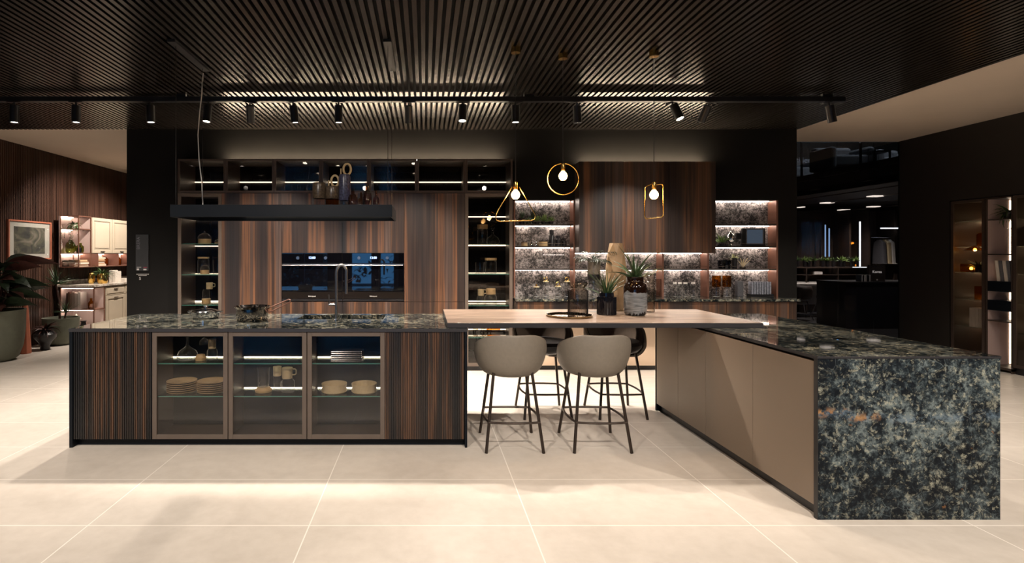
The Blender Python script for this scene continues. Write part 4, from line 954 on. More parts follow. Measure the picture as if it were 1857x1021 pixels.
# ------------------------------------------------------------------ left passage: plants, picture, classic units
def big_leaf_plant():
    x, y = -5.93, 7.5
    t = thing('rubber_plant', 'large dark broad-leaved plant in the tall grey-green planter at the left edge', 'potted plant', (x, y, 0))
    obj('planter', MB().lathe([(0,0),(.20,0),(.27,.05),(.32,.20),(.345,.45),(.35,.69),(.355,.70),(.325,.70),(.32,.62),(0,.62)], x, y, 0, 40), M['pot'], t, smooth=True)
    random.seed(12); mb = MB(); mr = MB(); st_ = MB()
    for i in range(64):
        a = random.uniform(-PI, PI); r = random.uniform(.02, .22); h = random.uniform(.72, 1.28)
        p = Vector((x+r*math.cos(a), y+r*math.sin(a), h)); st_.tube([(x+.3*r*math.cos(a), y+.3*r*math.sin(a), .6), p], .006, 5)
        (mr if i % 3 == 0 else mb).blade(p, a+random.uniform(-.4,.4), random.uniform(.28,.48), random.uniform(.10,.17), random.uniform(.25,.6), random.uniform(.2,1.1), 7, .12, .9, roll=random.uniform(-1.1,1.1))
    for az, L, h, li in ((.15,.62,1.02,.35), (-.15,.75,.88,.30), (.0,.55,1.22,.5), (.3,.7,1.3,.4), (-.25,.6,.75,.4), (-.5,.5,1.1,.5)):
        p = Vector((x+.12, y, h)); st_.tube([(x+.03, y, .6), p], .006, 5); (mr if h > 1.2 else mb).blade(p, az, L, .17, .3, li, 8, .12, .9, roll=.9)
    for q in (mb, mr, st_): q.v = [(max(v[0], -6.285), v[1], v[2]) for v in q.v]
    obj('leaves', mb, M['leafdark'], t); obj('red_leaves', mr, M['leafred'], t); obj('stems', st_, M['leafred'], t)
big_leaf_plant()
x, y = -5.92, 8.05
tag(obj('floor_vase', MB().lathe([(0,0),(.076,0),(.08,.01),(.045,.60),(.034,.74),(.030,.765),(.024,.765),(.03,.6)], x, y, 0, 9), M['terra'], origin=(x,y,0)), 'tall slim tapering terracotta vase between the planters', 'vase')
x, y = -5.84, 8.36
t = thing('urn_planter', 'small black footed urn with drooping dark foliage', 'potted plant', (x, y, 0))
obj('pot', MB().lathe([(0,0),(.062,0),(.066,.02),(.06,.06),(.09,.12),(.15,.19),(.155,.24),(.11,.28),(.10,.30),(.12,.32),(.10,.32),(0,.29)], x, y, 0, 30), M['potblack'], t, smooth=True)
fronds(t, 'leaves', x, y, .29, 40, .26, .05, 'leafred', (.2,1.3), (.4,1.0), 5)
x, y = -5.93, 8.86
t = thing('palm_planter', 'grey-green round planter with spiky dracaena crowns', 'potted plant', (x, y, 0))
obj('planter', MB().lathe([(0,0),(.15,0),(.20,.04),(.25,.20),(.262,.42),(.266,.44),(.245,.44),(.24,.38),(0,.38)], x, y, 0, 36), M['pot'], t, smooth=True)
obj('trunk', MB().tube([(x-.02,y,.38),(x-.03,y,.70),(x-.05,y-.05,.98)], .018, 8, r1=.012).tube([(x+.05,y,.38),(x+.08,y,.52)], .014, 8), M['leafred'], t, smooth=True)
fronds(t, 'crown', x-.05, y-.05, .98, 46, .34, .022, 'leafblade', (.1,1.5), (-.05,.3), 8); fronds(t, 'crown', x+.08, y, .52, 40, .26, .02, 'leafblade', (.2,1.5), (-.05,.3), 9)
# picture on the slatted wall (faces +X)
wx = -6.298
t = thing('framed_picture', 'copper framed botanical picture with wide white mount on the slatted wall', 'picture', (wx, 8.64, 1.69))
y0, y1, z0, z1 = 8.18, 9.12, 1.385, 2.0
obj('frame', MB().box(wx, wx+.035, y0, y0+.022, z0, z1).box(wx, wx+.035, y1-.022, y1, z0, z1).box(wx, wx+.035, y0+.022, y1-.022, z0, z0+.022).box(wx, wx+.035, y0+.022, y1-.022, z1-.022, z1), M['terra'], t)
obj('mount', box(wx, wx+.012, y0+.022, y1-.022, z0+.022, z1-.022), M['whitep'], t)
m = mat('botanical_print', rough=.25); v_ = pos(m, (1, 2.2, 3.5)); n_ = noise(m, v_, 1.1, 5, .55, 1.8)
lk(m, ramp(m, n_, [(.32, (.015,.014,.012)), (.45, (.05,.045,.035)), (.55, (.11,.10,.06)), (.66, (.25,.2,.15))]), bs(m).inputs['Base Color'])
obj('print', box(wx+.012, wx+.014, y0+.13, y1-.13, z0+.09, z1-.10), m, t)
obj('pane', box(wx+.024, wx+.026, y0+.022, y1-.022, z0+.022, z1-.022), M['glass'], t)

# classic cabinets along the left wall: near end at Y=9.2
A, B_, Yn = -6.28, -5.6, 9.2
def frame_open(parent, x0, x1, ya, yb, zs, w=.016, m='copper'):
    mb = MB()
    for xx in (x0, x1-w):
        for q in (ya, yb-w): mb.box(xx, xx+w, q, q+w, zs[0], zs[-1])
    for z in zs: mb.box(x0, x1, ya, yb, z-.008, z+.008)
    return obj('frame', mb, M[m], parent)
t = thing('open_base_shelving', 'copper framed open shelf ending the row of cream base cabinets', 'shelving', (-5.95, 9.36, 0))
frame_open(t, A+.1, B_, Yn, Yn+.32, [.05, .527, .90]); obj('back_panel', box(A+.1, A+.115, Yn+.016, 9.52, .06, .895), M['pink'], t); obj('back_panel', box(A+.11, B_-.02, 9.505, 9.52, .06, .895), M['pink'], t)
for z in (.885, .512): obj('led_strip', box(A+.13, B_-.03, 9.222, 9.234, z, z+.006), M['ledleft'], t)
mt = tag(obj('marble_worktop', MB().box(A+.04, B_+.02, Yn-.02, 13.0, .915, .945).box(A+.04, A+.06, Yn-.02, 13.0, .945, 1.02), M['marble'], origin=(-5.9, 11, .915)), 'pale marble worktop with low upstand along the slatted wall', 'worktop')
def raised(parent, name, x, ya, yb, za, zb, bead=True):
    o = obj(name, box(x, x+.018, ya, yb, za, zb), M['creamdoor'], parent, bevel=.002)
    w = .055
    if zb-za > .25:
        mb = MB(); 
        mb.box(x+.018, x+.028, ya+.0, ya+w, za, zb).box(x+.018, x+.028, yb-w, yb, za, zb).box(x+.018, x+.028, ya+w, yb-w, za, za+w).box(x+.018, x+.028, ya+w, yb-w, zb-w, zb)
        obj('moulding', mb, M['creamdoor'], o, bevel=.003)
        obj('raised_panel', box(x+.018, x+.026, ya+w+.035, yb-w-.035, za+w+.035, zb-w-.035), M['creamdoor'], o, bevel=.006)
        mb = MB(); q = w+.012; e = .004
        mb.box(x+.018, x+.0195, ya+q, ya+q+e, za+q, zb-q).box(x+.018, x+.0195, yb-q-e, yb-q, za+q, zb-q).box(x+.018, x+.0195, ya+q, yb-q, za+q, za+q+e).box(x+.018, x+.0195, ya+q, yb-q, zb-q-e, zb-q)
        obj('dark_line', mb, M['bronzedark'], o)  # thin dark line around the raised panel
    else:
        obj('moulding', box(x+.018, x+.026, ya+.03, yb-.03, za+.03, zb-.03), M['creamdoor'], o, bevel=.004)
    obj('handle', MB().box(x+.03, x+.044, (ya+yb)/2-.06, (ya+yb)/2+.06, (zb-.035 if zb-za < 1.2 and name != 'door_up' else za+.03)-.004, (zb-.035)+.004 if name != 'door_up' else za+.038), M['bronze'], o)
    return o
yb0 = 9.53
for i in range(4):
    ya, yb = yb0+i*.62, yb0+(i+1)*.62-.004
    t = thing('classic_base_cabinet', 'cream base cabinet with drawer and raised panel door, %s' % ('next to the open shelf', 'second from the open shelf', 'third from the open shelf', 'farthest along the wall')[i], 'cabinet', (-5.9, (ya+yb)/2, 0), 'cream base cabinets')
    obj('carcass', box(A+.1, B_-.02, ya, yb, .08, .913), M['creamdoor'], t); raised(t, 'drawer', B_-.018, ya+.01, yb-.01, .74, .89); raised(t, 'door', B_-.018, ya+.01, yb-.01, .10, .73); obj('plinth', box(A+.12, B_-.06, ya, yb, 0, .08), M['black'], t)
# upper
U = -5.86
t = thing('open_wall_shelving', 'copper framed lit wall shelf beside the cream wall cabinets', 'shelving', (-6.07, 9.4, 1.25))
frame_open(t, A+.1, U, Yn, 9.555, [1.25, 1.485, 1.90, 2.12], .014)
obj('shelf', MB().box(A+.1, U, 9.555, 13, 1.242, 1.258).box(A+.1, U, 9.555, 13, 1.475, 1.485), M['copper'], t)
obj('back_panel', MB().box(A+.085, A+.1, Yn, 13, 1.25, 1.48).box(A+.085, A+.1, Yn, 9.555, 1.48, 2.12), M['pink'], t); obj('side_panel', box(A+.1, U-.02, 9.53, 9.54, 1.49, 2.11), M['pink'], t)
for z, a, b in ((1.466, Yn+.02, 12.9), (1.882, Yn+.02, 9.5), (2.102, Yn+.02, 9.5)): obj('led_strip', box(A+.12, A+.135, a, b, z, z+.006), M['ledleft'], t)
for k in range(4): obj('divider', box(A+.1, U, 9.75+k*.65, 9.762+k*.65, 1.258, 1.475), M['copper'], t)
for i in range(4):
    ya, yb = 9.56+i*.62, 9.56+(i+1)*.62-.004
    t = thing('classic_wall_cabinet', 'cream raised panel wall cabinet, %s' % ('next to the open lit shelf', 'second from the open lit shelf', 'third from the open lit shelf', 'farthest along the wall')[i], 'wall cabinet', (-6.07, (ya+yb)/2, 1.49), 'cream wall cabinets')
    obj('carcass', box(A+.1, U-.02, ya, yb, 1.49, 2.12), M['creamdoor'], t); raised(t, 'door_up', U-.018, ya+.006, yb-.006, 1.49, 2.12)
# things on the classic units
def W3(px, Y): return X(px, Y)
sx, sy = W3(131, 9.3), 9.34
t = thing('hanging_plant', 'trailing green plant spilling from the top cell of the lit shelf', 'potted plant', (sx, sy, 1.909))
obj('pot', MB().lathe([(0,0),(.04,0),(.06,.07),(.05,.07),(0,.06)], sx, sy, 1.909), M['whitep'], t, smooth=True)
fronds(t, 'leaves', sx, sy, 1.965, 60, .16, .03, 'leaf', (.0,1.3), (.4,1.1), 21)
mb = MB(); random.seed(4)
for k in range(10):
    vx_, vy_ = sx+random.uniform(-.12,.16), Yn-.02-random.uniform(0,.02); L = random.uniform(.12,.42); z_ = 1.96
    for j in range(int(L/.025)): mb.blade((vx_+random.uniform(-.008,.008), vy_, z_-j*.025), random.uniform(0,6.28), .035, .016, .6, .2, n=2)
obj('vines', mb, M['leaf'], t)
x = W3(131, 9.3); vase('green_vase', 'bulbous olive green glass vase on the lit wall shelf', 'vase', [(0,0),(.055,0),(.075,.03),(.08,.12),(.06,.17),(.03,.19),(.035,.21)], 'greenglass', x-.03, 9.3, 1.494)
vase('green_vase', 'second green glass vase, in front of the pink panel', 'vase', [(0,0),(.05,0),(.06,.03),(.06,.11),(.03,.14),(.028,.17)], 'greenglass', x+.08, 9.38, 1.494)
vase('dark_vase', 'small dark bottle vase at the corner of the lit shelf', 'vase', [(0,0),(.035,0),(.04,.08),(.015,.11),(.02,.14)], 'potblack', W3(147, 9.35)-.03, 9.35, 1.494)
for px, lb in ((122,'white round stoneware pot with lid, left'), (134,'white stoneware pot with a dark flat lid')):
    x = W3(px, 9.35)
    t = thing('white_pot', lb, 'pot', (x, 9.33, 1.259)); obj('body', MB().lathe([(0,0),(.04,0),(.07,.03),(.075,.06),(.05,.09),(0,.10)], x, 9.33, 1.259), M['whitep'], t, smooth=True); obj('lid', MB().lathe([(0,.10),(.07,.105),(.07,.112),(0,.115)], x, 9.33, 1.259), M['potblack' if px == 134 else 'whitep'], t, smooth=True)
def book_stack(ya, label, n, seed, x=U-.03, z=1.259):
    random.seed(seed)
    cols = [lin(225,205,180), lin(190,150,120), lin(235,220,200), lin(160,120,90), lin(210,180,140)]
    for k in range(n):
        h = .018+random.random()*.012; m_ = 'book%d' % (k % 5); M.setdefault(m_, mat('book_cover_%d' % (k % 5), cols[k % 5], .6)); w = .2+random.random()*.05
        tag(obj('book', box(x-.2, x-random.random()*.02, ya, ya+w, z, z+h), M[m_], origin=(x-.1, ya+.1, z)), 'flat lying book, %s of the %s' % (('bottom','second','third','fourth','fifth','sixth')[k], label), 'book', 'lying books on the lit shelf'); z += h+.0005
book_stack(9.3, 'stack nearest the shelf corner', 5, 1); book_stack(9.80, 'stack left of the amber jars', 6, 2)
for y_, r, lb in ((10.15,.07,'amber glass jar with lid left of its twin'), (10.55,.085,'larger amber glass jar on the lit shelf')):
    x = U-.13; t = thing('amber_jar', lb, 'jar', (x, y_, 1.259)); obj('body', MB().lathe([(0,0),(r,0),(r*1.05,.03),(r*1.05,.12),(r*.6,.15)], x, y_, 1.259), M['ambercup'], t, smooth=True); obj('lid', MB().lathe([(0,.17),(r*.4,.165),(r*.65,.15)], x, y_, 1.259), M['brass'], t, smooth=True)
# worktop plant, vases, books
x, y = W3(181, 9.75), 9.75
t = thing('brass_planter', 'green grassy plant spilling from a brass pot on the marble', 'potted plant', (x, y, .9455))
obj('pot', MB().lathe([(0,0),(.07,0),(.085,.04),(.085,.16),(.07,.18),(0,.16)], x+.05, y, .9455), M['brass'], t, smooth=True); fronds(t, 'leaves', x+.05, y, 1.10, 70, .26, .02, 'leaf', (.2,1.4), (.3,.9), 30)
vase('brass_vase', 'narrow brass bullet vase beside the grassy plant', 'vase', [(0,0),(.035,0),(.055,.04),(.06,.14),(.045,.19),(.03,.20)], 'brass', W3(180,9.75)-.10, 9.68, .9455)
for k, px in enumerate((206, 212)):
    x = W3(px, 10.2); tag(obj('book', box(x-.025, x+.025, 10.1, 10.3, .9455, 1.17-k*.02), M['whitep'], origin=(x,10.2,.9455)), 'white standing book on the marble, %s' % ('left one','right one')[k], 'book')
x = W3(222, 10.6); tag(obj('plate_stack', box(x-.14, x+.1, 10.5, 10.75, .9455, 1.0), M['whitep'], origin=(x,10.6,.9455)), 'low white box at the far end of the marble', 'box')
# lower open shelf contents
z = .536
cols = [lin(70,45,38), lin(110,80,66), lin(150,125,112), lin(170,150,140), lin(196,180,172), lin(225,214,206)]
xs_ = -6.09; wds = [.03,.03,.035,.05,.05,.05]
for k in range(6):
    M.setdefault('sbook%d' % k, mat('spine_%d' % k, cols[k], .6)); h = .27+.02*(k % 2)
    tag(obj('book', box(xs_, xs_+wds[k]-.003, Yn+.03, Yn+.2, z, z+h), M['sbook%d' % k], origin=(xs_, Yn+.1, z)), 'upright book, %s from the left in the open base shelf' % ('first','second','third','fourth','fifth','sixth')[k], 'book', 'upright books in the open base shelf'); xs_ += wds[k]
vase('copper_vase', 'small amber copper bottle beside the upright books', 'vase', [(0,0),(.04,0),(.05,.05),(.05,.10),(.02,.14),(.02,.18)], 'amber', W3(164,9.28), 9.3, z)
vase('copper_candle_jar', 'round copper ball jar at the shelf corner', 'jar', [(0,0),(.03,0),(.045,.04),(.03,.08),(.02,.09)], 'copper', W3(168,9.25), 9.24, z)
vase('toadstool_lamp', 'white mushroom shaped table ornament on the lowest shelf', 'ornament', [(0,0),(.04,0),(.025,.10),(.02,.26),(.075,.28),(.08,.30),(.05,.335),(.018,.35),(.014,.38),(0,.39)], 'whitep', W3(137,9.3), 9.32, .059)
vase('black_jug', 'glossy black bottle jug right of the mushroom ornament', 'jug', [(0,0),(.07,0),(.09,.06),(.09,.15),(.04,.21),(.035,.25),(.05,.27)], 'potblack', W3(146,9.25)+.02, 9.30, .059)

# ------------------------------------------------------------------ display cabinets in the right wall (face -X)
def ycol(px, xx=RX): return xx*F/(px-VX)
def side_glass(label, ya, yb, cid):
    t = thing('glass_display_cabinet', label, 'display cabinet', (7.4, (ya+yb)/2, 0))
    obj('carcass', MB().box(RX+.02, 7.64, ya, ya+.018, .08, 2.19).box(RX+.02, 7.64, yb-.018, yb, .08, 2.19).box(7.62, 7.64, ya, yb, .08, 2.19).box(RX+.02, 7.64, ya, yb, .08, .1).box(RX+.02, 7.64, ya, yb, 2.17, 2.19), M['bronzedark'], t)
    obj('plinth', box(RX+.03, 7.64, ya, yb, 0, .08), M['black'], t)
    w = .035; f = MB().box(RX-.005, RX+.018, ya, ya+w, .085, 2.188).box(RX-.005, RX+.018, yb-w, yb, .085, 2.188).box(RX-.005, RX+.018, ya+w, yb-w, .085, .085+w).box(RX-.005, RX+.018, ya+w, yb-w, 2.188-w, 2.188)
    d = obj('glass_door', f, M['bronzedark'], t); obj('pane', box(RX+.004, RX+.009, ya+w-.003, yb-w+.003, .12, 2.155), M['pane'], d)
    for z in (.50, .86, 1.22, 1.56, 1.90):
        obj('glass_shelf', box(RX+.03, 7.6, ya+.02, yb-.02, z, z+.008), M['shelfglass'], t); obj('led_strip', box(7.60, 7.615, ya+.03, yb-.03, z-.002, z+.006), M['ledright'], t)
    return t
g1a, g1b = ycol(1786), ycol(1725)
side_glass('narrow glass fronted display cabinet with amber glow in the right wall', g1a, g1b, 0)
side_glass('glass fronted display cabinet cut by the right frame edge', 6.02, ycol(1838), 1)
oa, ob = ycol(1838)+.012, g1a-.012
t = thing('open_display_cabinet', 'open blush lined bay between the two glass display cabinets', 'display cabinet', (7.4, (oa+ob)/2, 0))
obj('carcass', MB().box(RX, 7.64, oa, oa+.016, 0, 2.19).box(RX, 7.64, ob-.016, ob, 0, 2.19).box(RX, 7.64, oa, ob, 2.17, 2.19).box(RX, 7.64, oa, ob, .03, .06), M['bronzedark'], t)
obj('back_panel', box(7.60, 7.62, oa+.016, ob-.016, .06, 2.17), M['pink'], t)
for z in (1.90, 1.46, .62): obj('shelf', box(RX+.01, 7.6, oa+.016, ob-.016, z, z+.014), M['bronzedark'], t)
for za, zb in ((1.00, 1.13), (.76, .89)): obj('drawer', box(RX+.005, 7.6, oa+.018, ob-.018, za, zb), M['navy'], t)
obj('led_strip', box(7.485, 7.497, ob-.022, ob-.017, .07, 2.16), M['led'], t); obj('side_panel', box(RX+.01, 7.6, ob-.0165, ob-.016, .06, 2.17), M['pink'], t)
yc = (oa+ob)/2
plant('ivy_plant', 'dark ivy trailing from the top of the blush bay', 7.33, yc, 1.915, 'leaf', 'potblack', 50, .22, .03, .06, .08, 51, (-.3,1.2), (.4,1.0))
for k in range(3): tag(obj('glass_bottle', MB().lathe([(0,0),(.03,0),(.03,.2),(.012,.24),(.012,.3),(.03,.32),(0,.33)], 7.32+.03*k, yc-.10+k*.07, 1.475), M['glass'], smooth=True, origin=(7.32+.03*k, yc-.1+k*.07, 1.475)), 'tall clear bottle in the blush bay, %s of three' % ('nearest','middle','farthest')[k], 'bottle', 'clear bottles in the blush bay')
for k in range(4): tag(obj('book', MB().add([(RX+.03, yc-.12+k*.045+d, 1.131) for d in (0,.035)]+[(RX+.25, yc-.12+k*.045+d, 1.131) for d in (.035,0)]+[(RX+.03, yc-.09+k*.045+d, 1.39) for d in (0,.035)]+[(RX+.25, yc-.09+k*.045+d, 1.39) for d in (.035,0)], [(0,1,2,3),(4,7,6,5),(0,4,5,1),(1,5,6,2),(2,6,7,3),(3,7,4,0)]), M['whitep'] if k % 2 else M['greyfab'], origin=(RX+.1, yc, 1.131)), 'leaning book in the blush bay, %s' % ('nearest of four','second of four','third of four','farthest of four')[k], 'book', 'leaning books in the blush bay')
yc = (g1a+g1b)/2
plant('shelf_plant', 'small bushy plant glowing amber in the narrow glass cabinet', 7.35, yc, 1.229, 'leaf', 'potblack', 40, .16, .03, .05, .06, 61)
for k in range(5): tag(obj('book', box(RX+.06, RX+.28, yc-.16+k*.04, yc-.125+k*.04, .509, .76), M['whitep'], origin=(RX+.1, yc, .509)), 'pale upright book low in the narrow glass cabinet, %s' % ('nearest','second','third','fourth','farthest')[k], 'book', 'pale books in the narrow glass cabinet')
vase('amber_lantern', 'amber glass lantern in the narrow glass cabinet', 'lantern', [(0,0),(.07,0),(.075,.03),(.075,.16),(.05,.18)], 'ambercup', 7.34, yc-.08, 1.569)
for lx_, lz_, lb in ((7.35, 1.50, 'straw cone lamp glowing amber in the narrow glass cabinet'), (7.30, 1.25, 'square amber lamp glowing below the straw cone lamp')):
    t = thing('amber_lamp', lb, 'lamp', (lx_, yc+.05, lz_))
    obj('bulb', MB().lathe([(0,-.02),(.016,-.01),(.016,.01),(0,.02)], lx_, yc+.05, lz_+.03, 14), M['bulb'], t, smooth=True)
    if lz_ > 1.4: obj('lamp_shade', MB().lathe([(.12,.02),(.07,.05),(.015,.085)], lx_, yc+.05, lz_, 20), M['ambercup'], t, smooth=True); obj('cord', MB().tube([(lx_,yc+.05,lz_+.08),(lx_,yc+.05,1.56)], .003, 5), M['black'], t)
    else: obj('lamp_shade', box(lx_-.06, lx_+.06, yc-.04, yc+.14, lz_-.02, lz_+.09), M['ambercup'], t)
light('POINT', 'lantern_light', (7.34, yc-.08, 1.66), 1.2, (1,.55,.2), size=.02)
t = thing('glass_cube', 'amber glass cube box in the narrow glass cabinet', 'box', (7.33, yc-.1, .869)); obj('body', box(7.27,7.39,yc-.18,yc-.02,.869,1.05), M['ambercup'], t)
yc = (6.02+ycol(1838))/2+.15
t = thing('small_picture', 'pale framed picture inside the cabinet at the frame edge', 'picture', (7.4, yc, 1.57)); obj('frame', box(7.40,7.415,yc-.12,yc+.12,1.569,1.84), M['whitep'], t); obj('print', box(7.396,7.40,yc-.08,yc+.08,1.61,1.80), M['sandw'], t)
vase('small_pot', 'small pale pot in the cabinet at the frame edge', 'pot', [(0,0),(.05,0),(.06,.05),(.05,.12),(.04,.12)], 'cream', 7.38, yc, 1.229)

# ------------------------------------------------------------------ office hall behind glass on the right
def O(px, Y): return X(px, Y)
t = thing('white_desk', 'long white desk behind the glass partition', 'desk', (9.2, 13, 0))
obj('desk_top', box(7.8, O(1536,12.9), 12.65, 13.3, .735, .775), M['white'], t); obj('panel', box(7.8, O(1534,13), 13.2, 13.23, .25, .73), M['white'], t); obj('leg', box(7.9, 7.95, 12.7, 13.2, 0, .735), M['white'], t); obj('leg', box(9.8, 9.85, 12.7, 13.2, 0, .735), M['white'], t)
def chair(x, y, label, rot=0):
    t = thing('shell_chair', label, 'chair', (0,0,0), 'white shell chairs at the desk')
    mb = MB(); vs = []; nt = 14
    for i in range(nt+1):
        th = -1.7+3.4*i/nt
        for z, r in ((.44,.16),(.47,.22),(.55,.255),(.66,.265),(.76,.25)): vs.append((r*math.sin(th), -r*math.cos(th), z if abs(th) < 1.1 else .44+(z-.44)*(1-(abs(th)-1.1)/.9)))
    mb.add(vs, [(i*5+j, (i+1)*5+j, (i+1)*5+j+1, i*5+j+1) for i in range(nt) for j in range(4)])
    obj('shell', mb, M['bronzedark'], t, smooth=True, solid=.012); obj('seat', MB().lathe([(0,.43),(.18,.435),(.21,.46),(.19,.475),(0,.475)], 0, 0, 0), M['white'], t, smooth=True)
    for a in (-1, 1):
        for b in (-1, 1): obj('leg', MB().tube([(a*.12,b*.12,.44),(a*.22,b*.22,0)], .009, 6), M['chrome'], t, smooth=True)
    t.location = (x, y, 0); t.rotation_euler = (0,0,rot); t['label'] = label; return t
c0 = chair(O(1500,12.3), 12.3, 'white and brown shell chair at the desk behind the glass', .2)
dup(c0, (O(1448,12.3), 12.3, 0), 'shell chair at the desk, half hidden by the pier', rot=-.3)
t = thing('low_shelf_unit', 'dark low bookcase with plants on top behind the desk', 'bookcase', (9.6, 13.7, 0))
xa, xb = 7.9, O(1574, 13.6)
obj('carcass', MB().box(xa, xb, 13.5, 13.95, 1.125, 1.15).box(xa, xb, 13.93, 13.95, 0, 1.13).box(xa, xb, 13.5, 13.9, .95, .965).box(xa, xb, 13.5, 13.9, .70, .715), M['bronzedark'], t)
for k in range(5): xx = xa+(xb-xa)*k/4.04; obj('upright', box(xx, xx+.02, 13.5, 13.93, 0, 1.125), M['bronzedark'], t)
obj('bright_edge', box(O(1546,13.5), O(1571,13.5), 13.49, 13.5, 1.14, 1.152), M['ledwhite'], t)
for i, px in enumerate((1446, 1459, 1466, 1476, 1492, 1500, 1511, 1524, 1530, 1543, 1552)):
    plant('office_plant', 'small green plant on the low bookcase, %s' % ['at the pier edge','second from the pier','third from the pier','fourth from the pier','just left of the blue light','under the blue light','in front of the blue screen','right of the blue screen','ninth in the row','tall one near the white light','last beside the white vertical light'][i], O(px,13.7), 13.7, 1.151, 'leafbright' if i % 3 else 'leaf', 'potblack', 26, .15, .05, .044, .16, 70+i, (.3,1.5), (-.1,.4))
for px, py, w in ((1468, 506, .22), (1480, 497, .2), (1452, 512, .3), (1519, 512, .2)):
    x = O(px, 13.6); z = .716 if py > 500 else .966
    tag(obj('document_box', box(x-w/2, x+w/2, 13.52, 13.75, z, z+.07), M['white'], origin=(x,13.6,z)), 'small white document box in the low bookcase near %s' % {1468:'the chair',1480:'the bookcase centre',1452:'the pier',1519:'the desk end'}[px], 'box')
t = thing('reception_counter', 'black reception counter behind the glass partition', 'counter', (9.4, 11, 0))
obj('body', box(8.3, 10.8, 10.7, 11.5, 0, .90), M['black'], t); obj('counter_top', box(8.28, 10.82, 10.68, 11.52, .90, .925), M['black'], t)
t = thing('back_counter', 'white topped dark counter behind the black reception counter', 'counter', (11, 12.4, 0))
obj('body', box(10.2, 12.2, 12.1, 12.7, 0, .76), M['bronzedark'], t); obj('counter_top', box(10.1, 12.3, 12.05, 12.75, .78, .81), M['white'], t)
t = thing('sign_box', 'dark square sign with white name standing on the counter', 'sign', (O(1589,10.9), 10.9, .926))
x0, x1 = O(1575,10.9), O(1603,10.9)
obj('board', box(x0, x1, 10.88, 10.92, .926, 1.25), soft('sign_dark', (.03,.024,.022,1), .4), t); obj('edge', MB().box(x0-.004, x0, 10.875, 10.92, .926, 1.255).box(x0-.004, x1, 10.875, 10.92, 1.25, 1.255).box(x1, x1+.004, 10.875, 10.92, .926, 1.255), M['bronze'], t)
text('Korea', ((x0+x1)/2, 10.878, Z(493,10.88)), .075, emis('sign_lit', (1,.95,.9), .9), t); obj('mark', box((x0+x1)/2-.015, (x0+x1)/2+.015, 10.876, 10.879, Z(508.5,10.88), Z(506,10.88)), wm, t)
for k in range(7):
    x = O(1559, 10.9)+k*.026; tag(obj('book', box(x, x+.018, 10.85, 11.0, .926, 1.06-.01*(k % 3)), M['white'] if k in (0,2,3,6) else M['black'], origin=(x, 10.9, .926)), 'brochure standing left of the sign, %s' % ('first from the left','second from the left','third from the left','middle one','fifth from the left','sixth from the left','touching the sign')[k], 'brochure', 'brochures on the counter')
# wardrobe area
t = thing('lit_wardrobe', 'dark wardrobe with vertical light strips and hanging bar far behind', 'wardrobe', (12, 15.3, 0))
obj('carcass', MB().box(8, 15, 15.6, 15.65, 0, 2.7).box(O(1540,15), O(1540,15)+.05, 15, 15.6, 0, 2.7).box(O(1575,15), O(1575,15)+.05, 15, 15.6, 0, 2.7).box(O(1622,15), O(1622,15)+.08, 15, 15.6, 0, 2.7), M['bronzedark'], t)
obj('led_strip', box(O(1558,15), O(1560,15), 14.98, 15, 1.13, 2.37), M['ledwhite'], t)
obj('led_strip', box(O(1495.5,15.3), O(1497,15.3), 15.28, 15.3, 1.4, 2.3), M.setdefault('ledblue', emis('led_blue', (.35,.6,1), 1.6)), t); obj('led_strip', box(O(1502.5,15.3), O(1504,15.3), 15.28, 15.3, 1.4, 2.2), M['ledblue'], t)
obj('light_bar', box(O(1597,14.9), O(1632,14.9), 14.88, 14.91, Z(415,14.9), Z(413,14.9)), M['ledwhite'], t)
obj('hanging_rail', MB().tube([(O(1580,15.1),15.1,Z(431,15.1)),(O(1622,15.1),15.1,Z(431,15.1))], .012, 6), M['steel'], t)
obj('lit_screen', box(O(1521,15.4), O(1531,15.4), 15.38, 15.4, Z(472,15.4), Z(440,15.4)), M.setdefault('blueglow', emis('blue_screen', (.25,.42,.75), .45)), t)
for px, m_, lb in ((1595,'greyfab','grey jacket hanging in the lit wardrobe'), (1604,'cream','cream coat hanging beside the grey jacket'), (1611,'white','white shirt hanging at the end of the rail')):
    x = O(px,15.1); mb = MB(); vs = []
    for z, w, d in ((Z(434,15.1),.03,.03),(Z(440,15.1),.045,.16),(Z(455,15.1),.05,.18),(Z(478,15.1),.05,.2)):
        vs += [(x-w, 15.1-d, z),(x+w, 15.1-d, z),(x+w, 15.1+d, z),(x-w, 15.1+d, z)]
    mb.add(vs, [(j*4+k, j*4+(k+1) % 4, j*4+4+(k+1) % 4, j*4+4+k) for j in range(3) for k in range(4)]+[(0,1,2,3),(12,15,14,13)])
    tag(obj('hanging_jacket', mb, M[m_], origin=(x,15.1,Z(434,15.1)), bevel=.02), lb, 'jacket')
# downlights under the mezzanine
for i, (px, py) in enumerate(((1587,355),(1500,367),(1448,375),(1584,374),(1530,380),(1490,385),(1609,384),(1534,391))):
    Y = 1.4*F/(VY-py); x = O(px, Y)
    tag(obj('downlight', box(x-.13, x+.13, Y-.10, Y+.10, 2.845, 2.869), emis('downlight_face_%d' % i, (1,.92,.82), 2.5) if i == 0 else bpy.data.materials['downlight_face_0'], origin=(x,Y,2.869)), 'recessed downlight under the mezzanine, %s' % ('nearest, upper right','above the blue strips, nearest row','at the pier edge','second row on the right','above the blue screen','third row on the left','third row far right','farthest one in the middle')[i], 'ceiling light', 'downlights under the mezzanine')
for lx_, ly_, pw in ((9.3,12.7,260), (10.6,13.0,260), (9.6,10.2,90), (11.5,14.2,260), (9.0,14.9,120)): light('SPOT', 'office_light', (lx_, ly_, 2.82), pw, (1,.92,.85), aim=(lx_, ly_+.15, 0), size=.06, angle=120, blend=.9)
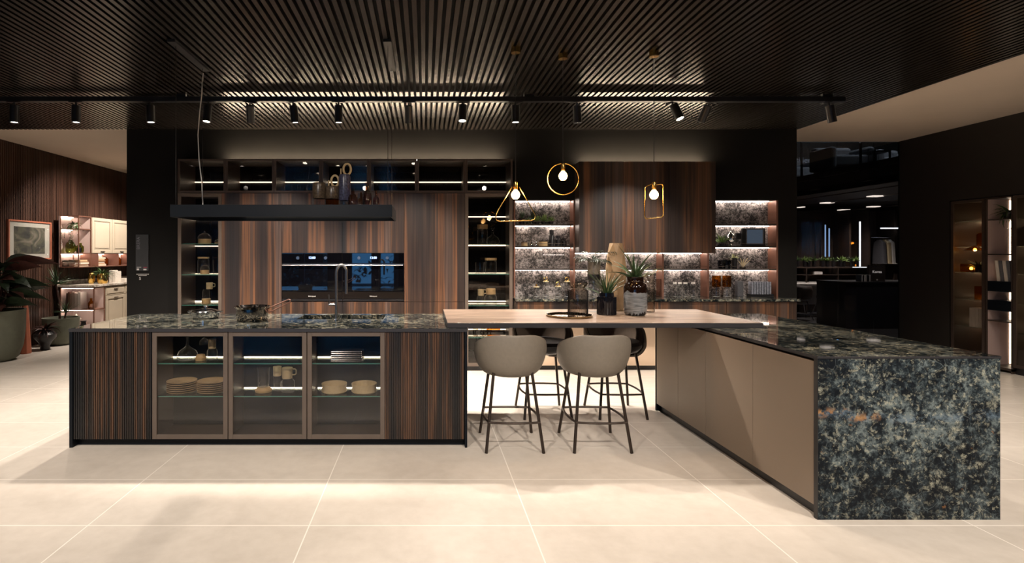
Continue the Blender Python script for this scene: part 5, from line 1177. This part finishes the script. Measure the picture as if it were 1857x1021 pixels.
light('AREA', 'mezzanine_light', (10.8, 12.6, 5.6), 150, (.8,.85,1), aim=(10.8, 13.0, 3.3), size=2)
# mezzanine lounge
def sofa(x, y, label, w=1.0):
    t = thing('lounge_sofa', label, 'sofa', (x, y, 3.321), 'grey sofas on the mezzanine')
    obj('seat', box(x-w/2, x+w/2, y-.35, y+.35, 3.45, 3.72), M['greyfab'], t, bevel=.05); obj('backrest', box(x-w/2, x+w/2, y+.2, y+.4, 3.7, 3.98), M['greyfab'], t, bevel=.06)
    for s in (-1, 1): obj('armrest', box(x+s*w/2-.07, x+s*w/2+.07, y-.38, y+.35, 3.40, 3.90), M['greyfab'], t, bevel=.05)
    obj('base', box(x-w/2+.05, x+w/2-.05, y-.3, y+.35, 3.321, 3.45), M['black'], t)
sofa(O(1524,12.6), 12.6, 'grey lounge sofa in the middle of the mezzanine', .85); sofa(9.72, 14.35, 'dark sofa at the left end of the mezzanine', .9); sofa(O(1610,12.9), 12.9, 'grey sofa behind the side tables on the mezzanine', .9)
t = thing('side_table', 'black framed side table on the mezzanine', 'side table', (O(1590,12), 12, 3.3)); xa = O(1571,12); xb = O(1602,12)
obj('table_top', box(xa, xb, 11.8, 12.2, 3.70, 3.73), M['black'], t)
for a in (xa, xb-.03):
    for b in (11.8, 12.17): obj('leg', box(a, a+.03, b, b+.03, 3.30, 3.70), M['black'], t)
t = thing('glass_balustrade', 'glass balustrade along the mezzanine edge', 'balustrade', (9.0, 12, 3.3)); obj('pane', box(9.02, 9.03, 8.4, 14.9, 3.321, 4.4), M['shelfglass'], t)
for k, Y in enumerate((9.5, 11.2, 12.95)): obj('post', box(8.98, 9.02, Y, Y+.03, 3.321, 4.4), M['black'], t)
o = text('Certified Quality', (10.6, 14.9, 4.05), .22, mat('mezz_letter', (.4,.4,.45,1), .5), None, rot=(PI/2,0,0), name='wall_lettering')
tag(o, 'grey raised lettering high on the mezzanine wall', 'lettering'); struct('wall_mezzanine', box(9.1, 18, 14.93, 15.0, 3.3, 6), M['blackwall']); o.location.y = 14.92
